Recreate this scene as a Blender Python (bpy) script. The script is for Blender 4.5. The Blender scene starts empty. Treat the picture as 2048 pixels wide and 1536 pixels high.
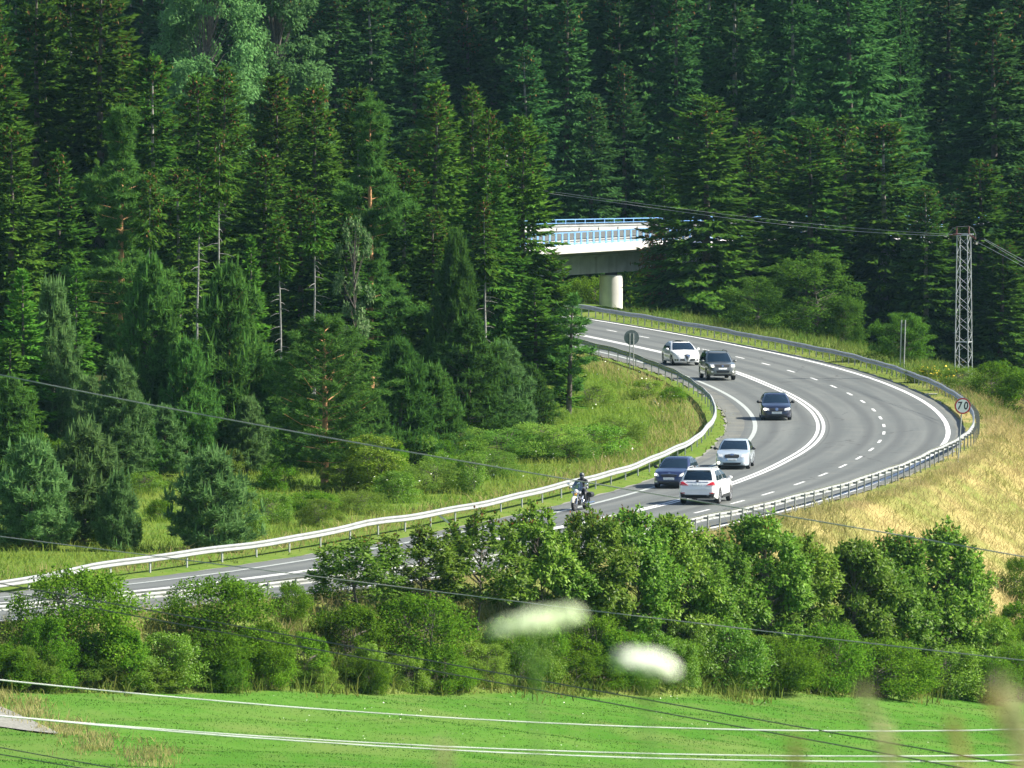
import bpy, bmesh, math, random
import numpy as np
from mathutils import Vector, Matrix
from mathutils.bvhtree import BVHTree

R = math.radians
random.seed(7)
RNG = np.random.default_rng(11)
SC = bpy.context.scene
COL = SC.collection

# ------------------------------------------------------------------ camera
CAM_Z, PITCH, FPX = 28.7, R(2.72), 20000.0          # metres, radians, focal length in pixels of a 2048 px wide frame
cam_d = bpy.data.cameras.new('camera')
cam = bpy.data.objects.new('camera', cam_d)
COL.objects.link(cam)
cam.location = (0, 0, CAM_Z)
cam.rotation_euler = (R(90) - PITCH, 0, 0)
cam_d.sensor_width = 36.0
cam_d.lens = FPX / 2048 * 36.0
cam_d.clip_start, cam_d.clip_end = 0.5, 6000
cam_d.dof.use_dof = True
cam_d.dof.focus_distance = 500
cam_d.dof.aperture_fstop = 21.0
SC.camera = cam

# ------------------------------------------------------------------ sky and sun
SUN_EL, SUN_AZ = R(41), R(0.5)                         # azimuth measured from +x towards +y
w = bpy.data.worlds.new('World')
SC.world = w
w.use_nodes = True
nt = w.node_tree
sky = nt.nodes.new('ShaderNodeTexSky')
sky.sky_type = 'NISHITA'
sky.sun_disc = False
sky.sun_elevation = SUN_EL
sky.sun_rotation = R(90) - SUN_AZ
bg = nt.nodes['Background']
bg.inputs['Strength'].default_value = 0.075
nt.links.new(sky.outputs[0], bg.inputs[0])
sun_d = bpy.data.lights.new('sun', 'SUN')
sun_d.energy = 5.0
sun_d.angle = R(0.5)
sun_d.color = (1.0, 0.93, 0.80)
sun = bpy.data.objects.new('sun', sun_d)
COL.objects.link(sun)
sv = Vector((math.cos(SUN_EL) * math.cos(SUN_AZ), math.cos(SUN_EL) * math.sin(SUN_AZ), math.sin(SUN_EL)))
sun.rotation_euler = sv.to_track_quat('Z', 'Y').to_euler()
sun.location = sv * 300 + Vector((0, 500, 0))
SC.view_settings.view_transform = 'Standard'
SC.view_settings.look = 'None'
SC.view_settings.gamma = 1.0
SC.view_settings.exposure = 1.25
SC.view_settings.use_curve_mapping = False
SC.cycles.use_denoising = True
SC.cycles.max_bounces = 6
SC.cycles.transparent_max_bounces = 4
SC.cycles.volume_bounces = 0

# ------------------------------------------------------------------ helpers
def ray(px, py):
    u, v = (px - 1024) / FPX, -(py - 768) / FPX
    c, s = math.cos(PITCH), math.sin(PITCH)
    return Vector((u, c + v * s, -s + v * c))

def U(px, py, z=0.0):
    d = ray(px, py)
    return Vector((0, 0, CAM_Z)) + d * ((z - CAM_Z) / d.z)

def at(px, py, D):
    d = ray(px, py)
    return Vector((0, 0, CAM_Z)) + d * (D / d.y)

def tag(o, label=None, cat=None, group=None, kind=None):
    for k, v in (('label', label), ('category', cat), ('group', group), ('kind', kind)):
        if v: o[k] = v
    return o

def empty(name, loc=(0, 0, 0), rz=0.0):
    o = bpy.data.objects.new(name, None)
    o.empty_display_size = 0.3
    o.location = loc
    o.rotation_euler = (0, 0, rz)
    COL.objects.link(o)
    return o

def link(name, me, parent=None, loc=None):
    o = bpy.data.objects.new(name, me)
    COL.objects.link(o)
    if parent is not None: o.parent = parent
    if loc is not None: o.location = loc
    return o

def np_mesh(name, V, F, mat, smooth=False):
    V = np.ascontiguousarray(V, dtype=np.float32).reshape(-1, 3)
    F = np.ascontiguousarray(F, dtype=np.int32)
    k = F.shape[1]
    me = bpy.data.meshes.new(name)
    me.vertices.add(len(V)); me.vertices.foreach_set('co', V.ravel())
    me.loops.add(F.size); me.loops.foreach_set('vertex_index', F.ravel())
    me.polygons.add(len(F)); me.polygons.foreach_set('loop_start', np.arange(0, F.size, k, dtype=np.int32))
    if smooth: me.polygons.foreach_set('use_smooth', np.ones(len(F), dtype=bool))
    if mat: me.materials.append(mat)
    me.update(calc_edges=True)
    return me

class MB:
    """collects simple solids and links them as one mesh object"""
    def __init__(s): s.v, s.f = [], []
    def add(s, vs, fs):
        b = len(s.v)
        s.v += [tuple(p) for p in vs]
        s.f += [tuple(b + i for i in f) for f in fs]
        return s
    def box(s, c, size, M=None):
        x, y, z = size[0] / 2, size[1] / 2, size[2] / 2
        vs = [Vector((a * x, b * y, d * z)) for d in (-1, 1) for a, b in ((-1, -1), (1, -1), (1, 1), (-1, 1))]
        if M is not None: vs = [M @ p for p in vs]
        vs = [p + Vector(c) for p in vs]
        return s.add(vs, [(3, 2, 1, 0), (4, 5, 6, 7), (0, 1, 5, 4), (1, 2, 6, 5), (2, 3, 7, 6), (3, 0, 4, 7)])
    def tube(s, pts, rad, n=6, cap=True):
        pts = [Vector(p) for p in pts]
        if not hasattr(rad, '__len__'): rad = [rad] * len(pts)
        vs = []
        up = None
        for i, p in enumerate(pts):
            t = (pts[min(i + 1, len(pts) - 1)] - pts[max(i - 1, 0)]).normalized()
            if up is None: up = t.orthogonal().normalized()
            up = (up - t * up.dot(t)).normalized()
            sd = t.cross(up)
            for k in range(n):
                a = 2 * math.pi * k / n
                vs.append(p + (up * math.cos(a) + sd * math.sin(a)) * rad[i])
        fs = [(i * n + k, i * n + (k + 1) % n, (i + 1) * n + (k + 1) % n, (i + 1) * n + k) for i in range(len(pts) - 1) for k in range(n)]
        if cap: fs += [tuple(range(n))[::-1], tuple((len(pts) - 1) * n + k for k in range(n))]
        return s.add(vs, fs)
    def lathe(s, prof, c=(0, 0, 0), axis='z', n=20):
        vs = []
        for r, h in prof:
            for k in range(n):
                a = 2 * math.pi * k / n
                p = (r * math.cos(a), r * math.sin(a), h)
                if axis == 'y': p = (r * math.cos(a), h, r * math.sin(a))
                if axis == 'x': p = (h, r * math.cos(a), r * math.sin(a))
                vs.append(Vector(p) + Vector(c))
        m = len(prof)
        fs = [(i * n + k, i * n + (k + 1) % n, (i + 1) * n + (k + 1) % n, (i + 1) * n + k) for i in range(m - 1) for k in range(n)]
        fs += [tuple(range(n))[::-1], tuple((m - 1) * n + k for k in range(n))]
        return s.add(vs, fs)
    def ball(s, c, r, n=10, m=7, M=None):
        r = r if hasattr(r, '__len__') else (r, r, r)
        vs = []
        for i in range(1, m):
            th = math.pi * i / m
            for k in range(n):
                a = 2 * math.pi * k / n
                vs.append(Vector((r[0] * math.sin(th) * math.cos(a), r[1] * math.sin(th) * math.sin(a), r[2] * math.cos(th))))
        vs += [Vector((0, 0, r[2])), Vector((0, 0, -r[2]))]
        if M is not None: vs = [M @ p for p in vs]
        vs = [p + Vector(c) for p in vs]
        fs = [(i * n + k, (i + 1) * n + k, (i + 1) * n + (k + 1) % n, i * n + (k + 1) % n) for i in range(m - 2) for k in range(n)]
        T, B = (m - 1) * n, (m - 1) * n + 1
        fs += [(T, k, (k + 1) % n) for k in range(n)] + [(B, (m - 2) * n + (k + 1) % n, (m - 2) * n + k) for k in range(n)]
        return s.add(vs, fs)
    def sweep(s, frames, prof, closed=True):
        """frames: list of (origin, side, up); prof: (side, up) pairs"""
        n = len(prof); vs = []
        for o, a, b in frames:
            vs += [o + a * p + b * q for p, q in prof]
        m = n if closed else n - 1
        fs = [(i * n + k, i * n + (k + 1) % n, (i + 1) * n + (k + 1) % n, (i + 1) * n + k) for i in range(len(frames) - 1) for k in range(m)]
        if closed: fs += [tuple(range(n))[::-1], tuple((len(frames) - 1) * n + k for k in range(n))]
        return s.add(vs, fs)
    def mesh(s, name, mat, smooth=None):
        me = bpy.data.meshes.new(name)
        me.from_pydata(s.v, [], s.f)
        bm = bmesh.new(); bm.from_mesh(me)
        bmesh.ops.recalc_face_normals(bm, faces=bm.faces)
        bm.to_mesh(me); bm.free()
        if mat: me.materials.append(mat)
        if smooth is not None:
            for p in me.polygons: p.use_smooth = True
            me.set_sharp_from_angle(angle=R(smooth))
        return me
    def build(s, name, mat, parent=None, smooth=None):
        return link(name, s.mesh(name, mat, smooth), parent)

# ------------------------------------------------------------------ materials
def mat_new(name):
    m = bpy.data.materials.new(name); m.use_nodes = True
    n = m.node_tree.nodes; n.clear()
    out = n.new('ShaderNodeOutputMaterial')
    return m, n, m.node_tree.links, out

def plain(name, col, rough=0.5, metal=0.0, var=0.12, scale=4.0, coat=0.0, spec=0.5, emit=0.0, bump=0.0):
    m, n, l, out = mat_new(name)
    b = n.new('ShaderNodeBsdfPrincipled')
    tc = n.new('ShaderNodeTexCoord'); nz = n.new('ShaderNodeTexNoise')
    nz.inputs['Scale'].default_value = scale; nz.inputs['Detail'].default_value = 5
    l.new(tc.outputs['Object'], nz.inputs['Vector'])
    mp = n.new('ShaderNodeMapRange')
    mp.inputs['From Min'].default_value = 0.3; mp.inputs['From Max'].default_value = 0.7
    mp.inputs['To Min'].default_value = 1 - var; mp.inputs['To Max'].default_value = 1 + var
    l.new(nz.outputs['Fac'], mp.inputs['Value'])
    mx = n.new('ShaderNodeMix'); mx.data_type = 'RGBA'; mx.blend_type = 'MULTIPLY'
    mx.inputs['Factor'].default_value = 1
    mx.inputs['A'].default_value = (*col, 1)
    l.new(mp.outputs[0], mx.inputs['B'])
    l.new(mx.outputs['Result'], b.inputs['Base Color'])
    b.inputs['Roughness'].default_value = rough
    b.inputs['Metallic'].default_value = metal
    b.inputs['Coat Weight'].default_value = coat
    b.inputs['Coat Roughness'].default_value = 0.05
    b.inputs['Specular IOR Level'].default_value = spec
    if emit:
        b.inputs['Emission Color'].default_value = (*col, 1); b.inputs['Emission Strength'].default_value = emit
    if bump:
        bp = n.new('ShaderNodeBump'); bp.inputs['Strength'].default_value = bump; bp.inputs['Distance'].default_value = 0.02
        l.new(nz.outputs['Fac'], bp.inputs['Height']); l.new(bp.outputs[0], b.inputs['Normal'])
    l.new(b.outputs[0], out.inputs[0])
    return m

def leaf(name, col, col2, transl=0.35, vmin=0.6, vmax=1.35, hue=0.02, gloss=0.0, patch=0.0, objvar=0.25):
    """foliage: every leaf or spray its own tint, every plant its own shade; col2 mixed in per leaf"""
    m, n, l, out = mat_new(name)
    g = n.new('ShaderNodeNewGeometry'); oi = n.new('ShaderNodeObjectInfo')
    mx = n.new('ShaderNodeMix'); mx.data_type = 'RGBA'
    mx.inputs['A'].default_value = (*col, 1); mx.inputs['B'].default_value = (*col2, 1)
    fac = g.outputs['Random Per Island']
    if patch:
        nz = n.new('ShaderNodeTexNoise'); nz.inputs['Scale'].default_value = patch; nz.inputs['Detail'].default_value = 3
        l.new(g.outputs['Position'], nz.inputs['Vector'])
        mr = n.new('ShaderNodeMapRange'); mr.inputs['From Min'].default_value = 0.38; mr.inputs['From Max'].default_value = 0.62
        l.new(nz.outputs['Fac'], mr.inputs['Value'])
        ad = n.new('ShaderNodeMath'); ad.operation = 'MULTIPLY_ADD'
        ad.inputs[1].default_value = 0.45; l.new(g.outputs['Random Per Island'], ad.inputs[0])
        m2 = n.new('ShaderNodeMath'); m2.operation = 'MULTIPLY'; m2.inputs[1].default_value = 0.7
        l.new(mr.outputs[0], m2.inputs[0]); l.new(m2.outputs[0], ad.inputs[2])
        fac = ad.outputs[0]
    l.new(fac, mx.inputs['Factor'])
    hs = n.new('ShaderNodeHueSaturation')
    mv = n.new('ShaderNodeMapRange'); mv.inputs['To Min'].default_value = vmin; mv.inputs['To Max'].default_value = vmax
    fr = n.new('ShaderNodeMath'); fr.operation = 'FRACT'
    ml = n.new('ShaderNodeMath'); ml.operation = 'MULTIPLY'; ml.inputs[1].default_value = 7.31
    l.new(g.outputs['Random Per Island'], ml.inputs[0]); l.new(ml.outputs[0], fr.inputs[0])
    l.new(fr.outputs[0], mv.inputs['Value'])
    mo = n.new('ShaderNodeMapRange'); mo.inputs['To Min'].default_value = 1 - objvar; mo.inputs['To Max'].default_value = 1 + objvar
    l.new(oi.outputs['Random'], mo.inputs['Value'])
    mm = n.new('ShaderNodeMath'); mm.operation = 'MULTIPLY'
    l.new(mv.outputs[0], mm.inputs[0]); l.new(mo.outputs[0], mm.inputs[1])
    l.new(mm.outputs[0], hs.inputs['Value'])
    mh = n.new('ShaderNodeMapRange'); mh.inputs['To Min'].default_value = 0.5 - hue; mh.inputs['To Max'].default_value = 0.5 + hue
    o2 = n.new('ShaderNodeMath'); o2.operation = 'FRACT'; o3 = n.new('ShaderNodeMath'); o3.operation = 'MULTIPLY'; o3.inputs[1].default_value = 3.7
    l.new(oi.outputs['Random'], o3.inputs[0]); l.new(o3.outputs[0], o2.inputs[0]); l.new(o2.outputs[0], mh.inputs['Value'])
    l.new(mh.outputs[0], hs.inputs['Hue'])
    l.new(mx.outputs['Result'], hs.inputs['Color'])
    d = n.new('ShaderNodeBsdfDiffuse'); t = n.new('ShaderNodeBsdfTranslucent'); ms = n.new('ShaderNodeMixShader')
    ms.inputs[0].default_value = transl
    l.new(hs.outputs[0], d.inputs[0]); l.new(hs.outputs[0], t.inputs[0])
    l.new(d.outputs[0], ms.inputs[1]); l.new(t.outputs[0], ms.inputs[2])
    last = ms
    if gloss:
        gl = n.new('ShaderNodeBsdfGlossy'); gl.inputs['Roughness'].default_value = 0.42
        m3 = n.new('ShaderNodeMixShader'); m3.inputs[0].default_value = gloss
        l.new(ms.outputs[0], m3.inputs[1]); l.new(gl.outputs[0], m3.inputs[2]); last = m3
    l.new(last.outputs[0], out.inputs[0])
    return m

M = {}
M['spruce'] = leaf('spruce_needles', (0.044, 0.126, 0.018), (0.084, 0.168, 0.020), 0.44, 0.5, 1.5, hue=.008)
M['spruce_far'] = leaf('far_spruce_needles', (0.038, 0.118, 0.032), (0.062, 0.148, 0.036), 0.44, 0.55, 1.45, hue=.008)
M['spruce_light'] = leaf('light_spruce_needles', (0.070, 0.20, 0.024), (0.10, 0.23, 0.028), 0.38, 0.6, 1.35, hue=.008)
M['pine'] = leaf('pine_needles', (0.058, 0.160, 0.032), (0.088, 0.190, 0.036), 0.44, 0.6, 1.4, hue=.008)
M['pine_blue'] = leaf('bluish_pine_needles', (0.112, 0.232, 0.066), (0.160, 0.275, 0.092), 0.46, 0.65, 1.35, hue=.008)
M['decid'] = leaf('broad_leaves', (0.092, 0.205, 0.015), (0.195, 0.315, 0.046), 0.48, 0.5, 1.4, gloss=0.012, hue=.010)
M['pale'] = leaf('pale_leaves', (0.090, 0.225, 0.065), (0.13, 0.265, 0.090), 0.42, 0.65, 1.3, gloss=0.0, hue=.010)
M['cream'] = leaf('cream_leaves', (0.075, 0.19, 0.045), (0.24, 0.34, 0.16), 0.4, 0.7, 1.2)
M['bush'] = leaf('bush_leaves', (0.086, 0.21, 0.014), (0.150, 0.275, 0.026), 0.48, 0.55, 1.35, gloss=0.0, hue=.010)
M['bush_dark'] = leaf('dark_bush_leaves', (0.056, 0.155, 0.018), (0.095, 0.20, 0.028), 0.46, 0.55, 1.4, hue=.010)
M['bush_bright'] = leaf('bright_bush_leaves', (0.120, 0.250, 0.018), (0.185, 0.310, 0.030), 0.48, 0.65, 1.3, gloss=0.02)
M['willow'] = leaf('willow_leaves', (0.140, 0.280, 0.036), (0.195, 0.325, 0.058), 0.5, 0.72, 1.25)
M['blossom_red'] = leaf('reddish_shoots', (0.22, 0.09, 0.03), (0.16, 0.14, 0.04), 0.4)
M['cone'] = leaf('cones', (0.22, 0.115, 0.045), (0.16, 0.10, 0.04), 0.2, 0.6, 1.3)
M['brown_needles'] = leaf('browned_needles', (0.16, 0.075, 0.03), (0.11, 0.075, 0.03), 0.2)
M['dry'] = leaf('dry_grass', (0.46, 0.39, 0.19), (0.22, 0.245, 0.07), 0.42, 0.85, 1.14, patch=0.16, objvar=0)
M['strawy'] = leaf('straw_grass', (0.44, 0.38, 0.18), (0.24, 0.25, 0.07), 0.42, 0.8, 1.2, patch=0.3, objvar=0)
M['verge'] = leaf('verge_grass', (0.085, 0.165, 0.025), (0.22, 0.215, 0.07), 0.4, 0.65, 1.3, patch=0.11, objvar=0)
M['inner'] = leaf('inner_grass', (0.125, 0.25, 0.026), (0.24, 0.295, 0.060), 0.5, 0.8, 1.2, patch=0.09, objvar=0)
M['meadow'] = leaf('meadow_grass', (0.070, 0.172, 0.024), (0.092, 0.190, 0.034), 0.5, 0.9, 1.1, patch=0.12, objvar=0)
M['weed'] = leaf('weeds', (0.085, 0.175, 0.024), (0.19, 0.21, 0.055), 0.45, 0.6, 1.35, patch=0.4, objvar=0)
M['white_bloom'] = plain('white_florets', (0.80,0.83,0.70), 0.7, var=0.05)
M['green_bloom'] = plain('greenish_florets', (0.56, 0.66, 0.40), 0.7, var=0.08)
M['yellow_bloom'] = plain('yellow_florets', (0.75, 0.55, 0.03), 0.7, var=0.1)
M['stem'] = plain('green_stem', (0.13, 0.24, 0.05), 0.6)
M['straw'] = plain('straw_stem', (0.46,0.41,0.22), 0.7)
M['bark'] = plain('grey_bark', (0.11,0.095,0.08), 0.9, var=0.5, scale=6, bump=0.5)
M['pale_bark'] = plain('pale_bark', (0.27,0.26,0.235), 0.9, var=0.4, scale=5, bump=0.4)
M['white_bark'] = plain('bleached_bark', (0.22,0.22,0.205), 0.9, var=0.3, scale=5)
M['pine_bark'] = plain('orange_bark', (0.40, 0.22, 0.10), 0.9, var=0.45, scale=5, bump=0.5)
M['line'] = plain('road_paint', (0.66, 0.67, 0.66), 0.6, var=0.10, scale=3)
M['old_line'] = plain('worn_road_paint', (0.36, 0.39, 0.37), 0.6, var=0.18, scale=5)
M['zinc'] = plain('galvanised_steel', (0.37, 0.39, 0.39), 0.42, 0.25, var=0.14, scale=1.4)
M['zinc_dark'] = plain('weathered_steel', (0.22, 0.24, 0.24), 0.55, 0.3, var=0.2, scale=2)
M['mast'] = plain('mast_steel', (0.38, 0.41, 0.42), 0.5, 0.2, var=0.2, scale=3)
M['insul'] = plain('brown_insulator', (0.10, 0.03, 0.02), 0.25)
M['wire_light'] = plain('bright_wire', (0.50,0.54,0.50), 0.4, 0.3, var=0.05)
M['wire_dark'] = plain('dark_wire', (0.055, 0.06, 0.055), 0.5, var=0.05)
M['wire_mast'] = plain('weathered_wire', (0.34, 0.37, 0.36), 0.5, var=0.05)
M['wire_grey'] = plain('grey_cable', (0.24, 0.25, 0.24), 0.5, var=0.05)
M['conc'] = plain('concrete', (0.44, 0.455, 0.45), 0.85, var=0.16, scale=1.2, bump=0.2)
M['conc_white'] = plain('white_concrete', (0.62, 0.62, 0.59), 0.8, var=0.10, scale=1.5)
def streaks(m, tint):
    n, l = m.node_tree.nodes, m.node_tree.links; b = n['Principled BSDF']; src = b.inputs['Base Color'].links[0].from_socket
    tc = n.new('ShaderNodeTexCoord'); mp = n.new('ShaderNodeMapping'); mp.inputs['Scale'].default_value = (2.2, 2.2, .10); nz = n.new('ShaderNodeTexNoise'); nz.inputs['Scale'].default_value = 1.0; nz.inputs['Detail'].default_value = 4
    l.new(tc.outputs['Object'], mp.inputs[0]); l.new(mp.outputs[0], nz.inputs['Vector'])
    r = n.new('ShaderNodeMapRange'); r.inputs['From Min'].default_value = .52; r.inputs['From Max'].default_value = .72; r.inputs['To Max'].default_value = .6; l.new(nz.outputs['Fac'], r.inputs['Value'])
    mx = n.new('ShaderNodeMix'); mx.data_type = 'RGBA'; mx.inputs['B'].default_value = (*tint, 1); l.new(r.outputs[0], mx.inputs['Factor']); l.new(src, mx.inputs['A']); l.new(mx.outputs['Result'], b.inputs['Base Color'])
streaks(M['conc'], (.27, .28, .27)); streaks(M['conc_white'], (.46, .46, .43)); streaks(M['zinc'], (.27, .27, .25))
M['blue'] = plain('blue_paint', (0.19, 0.40, 0.70), 0.45, var=0.12)
M['rubber'] = plain('tyre_rubber', (0.02, 0.02, 0.022), 0.8)
M['rim'] = plain('alloy_rim', (0.55, 0.56, 0.58), 0.3, 0.7)
M['blackp'] = plain('black_plastic', (0.018, 0.02, 0.022), 0.5)
M['glass'] = plain('dark_car_glass', (0.010, 0.022, 0.040), 0.03, var=0.02, spec=0.22)
M['lamp'] = plain('headlamp_glass', (0.72, 0.74, 0.74), 0.08, 0.15, var=0.15, scale=14, coat=1.0)
M['lit'] = plain('lit_lamp', (1.0, 0.93, 0.70), 0.3, emit=2.0)
M['redl'] = plain('red_lamp', (0.55, 0.02, 0.03), 0.12, coat=1.0)
M['chrome'] = plain('chrome', (0.75, 0.76, 0.78), 0.12, 1.0, var=0.03)
M['plate'] = plain('number_plate', (0.62, 0.66, 0.66), 0.4, var=0.3, scale=16)
M['leather'] = plain('black_leather', (0.025, 0.027, 0.03), 0.5, var=0.25, scale=8)
M['helmet'] = plain('dark_helmet', (0.06, 0.065, 0.07), 0.2, coat=0.8)
M['skin'] = plain('skin', (0.55, 0.32, 0.23), 0.6)
M['sign_back'] = plain('sign_back', (0.17, 0.20, 0.205), 0.55, 0.3, var=0.12)
M['sign_white'] = plain('sign_white', (0.84,0.86,0.90), 0.5, var=0.04)
M['sign_red'] = plain('sign_red', (0.5,0.03,0.045), 0.5, var=0.05)
M['ink'] = plain('black_print', (0.02, 0.02, 0.03), 0.5)
M['gravel'] = plain('gravel', (0.2,0.2,0.175), 0.95, var=0.35, scale=9, bump=0.5)
def paint(name, col, metal=0.0, rough=0.35): return plain(name, col, rough, metal, var=0.03, scale=2, coat=1.0)

# ------------------------------------------------------------------ the road's line (reference = dashed lane line), far end first
CL = np.array([(-4.77, 728.4), (-3.74, 724.53), (-2.73, 720.66), (-1.73, 716.79), (-0.75, 712.91), (0.22, 709.03), (1.17, 705.15), (2.1, 701.26), (3.02, 697.36), (3.92, 693.47), (4.81, 689.56), (5.67, 685.66), (6.53, 681.75), (7.36, 677.84), (8.18, 673.93), (8.99, 670.01), (9.77, 666.08), (10.54, 662.16), (11.29, 658.23), (12.03, 654.3), (12.76, 650.37), (13.47, 646.43), (14.15, 642.49), (14.81, 638.54), (15.44, 634.59), (16.03, 630.64), (16.59, 626.68), (17.11, 622.71), (17.59, 618.74), (18.04, 614.76), (18.45, 610.79), (18.84, 606.8), (19.19, 602.82), (19.51, 598.83), (19.8, 594.84), (20.05, 590.85), (20.27, 586.86), (20.45, 582.86), (20.59, 578.86), (20.7, 574.87), (20.77, 570.87), (20.8, 566.87), (20.8, 562.87), (20.76, 558.87), (20.67, 554.87), (20.54, 550.87), (20.36, 546.87), (20.13, 542.88), (19.84, 538.89), (19.51, 534.9), (19.12, 530.92), (18.68, 526.95), (18.2, 522.98), (17.66, 519.01), (17.08, 515.05), (16.47, 511.1), (15.81, 507.16), (15.1, 503.22), (14.36, 499.29), (13.58, 495.37), (12.75, 491.45), (11.88, 487.55), (10.96, 483.66), (9.99, 479.78), (8.99, 475.9), (7.95, 472.04), (6.88, 468.19), (5.77, 464.34), (4.63, 460.51), (3.45, 456.69), (2.23, 452.88), (0.96, 449.09), (-0.36, 445.31), (-1.74, 441.55), (-3.17, 437.82), (-4.69, 434.12), (-6.3, 430.46), (-8.02, 426.85), (-9.89, 423.31), (-11.9, 419.86), (-14.05, 416.48), (-16.35, 413.21), (-18.77, 410.03), (-21.3, 406.93), (-23.93, 403.91), (-26.65, 400.98), (-29.45, 398.13), (-32.34, 395.36), (-35.3, 392.67), (-38.33, 390.06), (-41.42, 387.51), (-44.56, 385.04), (-47.76, 382.64), (-51.01, 380.31), (-54.3, 378.03), (-57.63, 375.82), (-61.0, 373.67)])
CLS = np.concatenate([[0], np.cumsum(np.linalg.norm(np.diff(CL, axis=0), axis=1))])
S_END = CLS[-1]
_ss = np.arange(-160, S_END + 160, 1.0)
def _cl(s):
    x = np.interp(s, CLS, CL[:, 0]); y = np.interp(s, CLS, CL[:, 1])
    d0 = (CL[0] - CL[1]) / 4; d1 = (CL[-1] - CL[-2]) / 4
    lo = np.minimum(s, 0); hi = np.maximum(s - S_END, 0)
    return np.stack([x - lo * d0[0] + hi * d1[0], y - lo * d0[1] + hi * d1[1]], -1)
_P = _cl(_ss); _T = np.gradient(_P, axis=0)
for _ in range(3):
    _T[1:-1] = (_T[:-2] + 2 * _T[1:-1] + _T[2:]) / 4
_T /= np.linalg.norm(_T, axis=1)[:, None]
def cl(s):
    """centre point, tangent, outward normal at arc length s"""
    p = np.array([np.interp(s, _ss, _P[:, 0]), np.interp(s, _ss, _P[:, 1])])
    t = np.array([np.interp(s, _ss, _T[:, 0]), np.interp(s, _ss, _T[:, 1])]); t /= np.linalg.norm(t)
    return p, t, np.array([-t[1], t[0]])
def sd(P):
    """signed offset (positive outwards) and arc length for points (n,2)"""
    P = np.asarray(P, float); off = np.empty(len(P)); ss = np.empty(len(P))
    for a in range(0, len(P), 20000):
        Q = P[a:a + 20000]
        d2 = (Q[:, 0:1] - _P[:, 0]) ** 2 + (Q[:, 1:2] - _P[:, 1]) ** 2
        i = d2.argmin(1)
        v = Q - _P[i]
        off[a:a + 20000] = np.sign(_T[i, 0] * v[:, 1] - _T[i, 1] * v[:, 0]) * np.sqrt(d2[np.arange(len(Q)), i])
        ss[a:a + 20000] = _ss[i]
    return off, ss
def tab(*kv):
    ks, vs = kv[0::2], kv[1::2]
    return lambda s: float(np.interp(s, ks, vs))
OFF_DBL = tab(0, -3.45, 110, -3.6, 127, -3.72, 160, -3.5, 210, -3.53, 235, -3.25, 250, -3.05, 268, -3.25, 310, -3.6)
OFF_INN = tab(0, -7.4, 120, -7.38, 190, -7.1, 217, -6.68, 250, -6.5, 290, -6.55, 315, -6.2, 330, -5.9)
OFF_EDGE = tab(30, 2.85, 60, 3.3, 120, 3.57, 175, 3.5, 260, 3.7, 320, 3.1)
OFF_IR = tab(0, -8.3, 76, -8.2, 92, -8.5, 130, -9.1, 160, -9.35, 190, -9.45, 230, -9.0, 300, -9.2, 312, -8.95, 322, -8.1, 340, -7.6)
OFF_OR = tab(20, 3.9, 40, 4.05, 80, 4.5, 105, 5.0, 150, 5.1, 195, 4.9, 212, 4.35, 250, 4.1, 270, 3.95, 325, 3.5)
PAVE_IN = tab(60, -8.0, 130, -8.6, 190, -8.75, 225, -7.9, 330, -7.7)
PAVE_OUT = tab(30, 3.4, 100, 4.3, 190, 4.4, 240, 4.15, 320, 3.6)

# ------------------------------------------------------------------ terrain
def smooth01(x, a, b):
    t = np.clip((x - a) / (b - a), 0, 1); return t * t * (3 - 2 * t)
_ph = RNG.uniform(0, 6.28, 12); _kx = RNG.uniform(-1, 1, 12); _ky = RNG.uniform(-1, 1, 12)
def lumps(x, y, k):
    r = 0
    for i in range(12):
        r = r + np.sin((_kx[i] * x + _ky[i] * y) * k * (1 + i * 0.25) + _ph[i])
    return r / 12
def ZM(x):
    return np.interp(x, [-40, -20, -10, -4.6, 1.6, 8, 15, 20, 24, 34], [-1.8, -2.25, -2.95, -3.5, -4.15, -5.0, -6.1, -6.95, -7.6, -8.6])
def terrain(x, y):
    x = np.asarray(x, float); y = np.asarray(y, float); sh = x.shape
    x = x.ravel(); y = y.ravel()
    d, s = sd(np.stack([x, y], 1))
    far = smooth01(y, 556, 606)
    zm = ZM(x)
    hill = np.clip(27.2 - 0.12 * (y - 12), None, 27.2)
    k = 3.0
    zm = np.log(np.exp(np.clip(zm / k, -20, 20)) + np.exp(np.clip(hill / k, -20, 20))) * k      # meadow blends into the viewpoint hill
    slope = -(d - 6.4) / 1.45
    near_out = np.where(d < 6.4, 0.0, np.maximum(slope, zm))
    near_out = np.where((y < 330) & (d > 6.4), zm, near_out)
    far_out = -np.clip(d - 10, 0, 16) * 0.28 + np.clip(y - 765, 0, 900) * 0.11
    out = near_out * (1 - far) + far_out * far
    inn = np.clip((-d - 11) * 0.02, 0, 0.7) * smooth01(-x, -10, 8)
    z = np.where(d > 0, out, inn)
    rough = lumps(x, y, 0.35) * 0.35 * smooth01(np.abs(d + 2), 9, 18)
    z = z + rough + lumps(x, y, 1.3) * 0.10 * smooth01(np.abs(d + 2), 7.5, 10)
    road = (d > -8.6) & (d < 4.35)
    z = np.where(road, -0.12, z)
    return z.reshape(sh)
def tz(x, y): return float(terrain(np.array([x]), np.array([y]))[0])
def ground_hit(px, py):
    d = ray(px, py); d = d / d.y
    Y = np.arange(330, 900, 0.5)
    X = d.x * Y; Z = CAM_Z + d.z * Y
    T = terrain(X, Y)
    i = np.nonzero(Z < T)[0]
    k = i[0] if len(i) else len(Y) - 1
    return float(X[k]), float(Y[k]), float(T[k])
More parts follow.
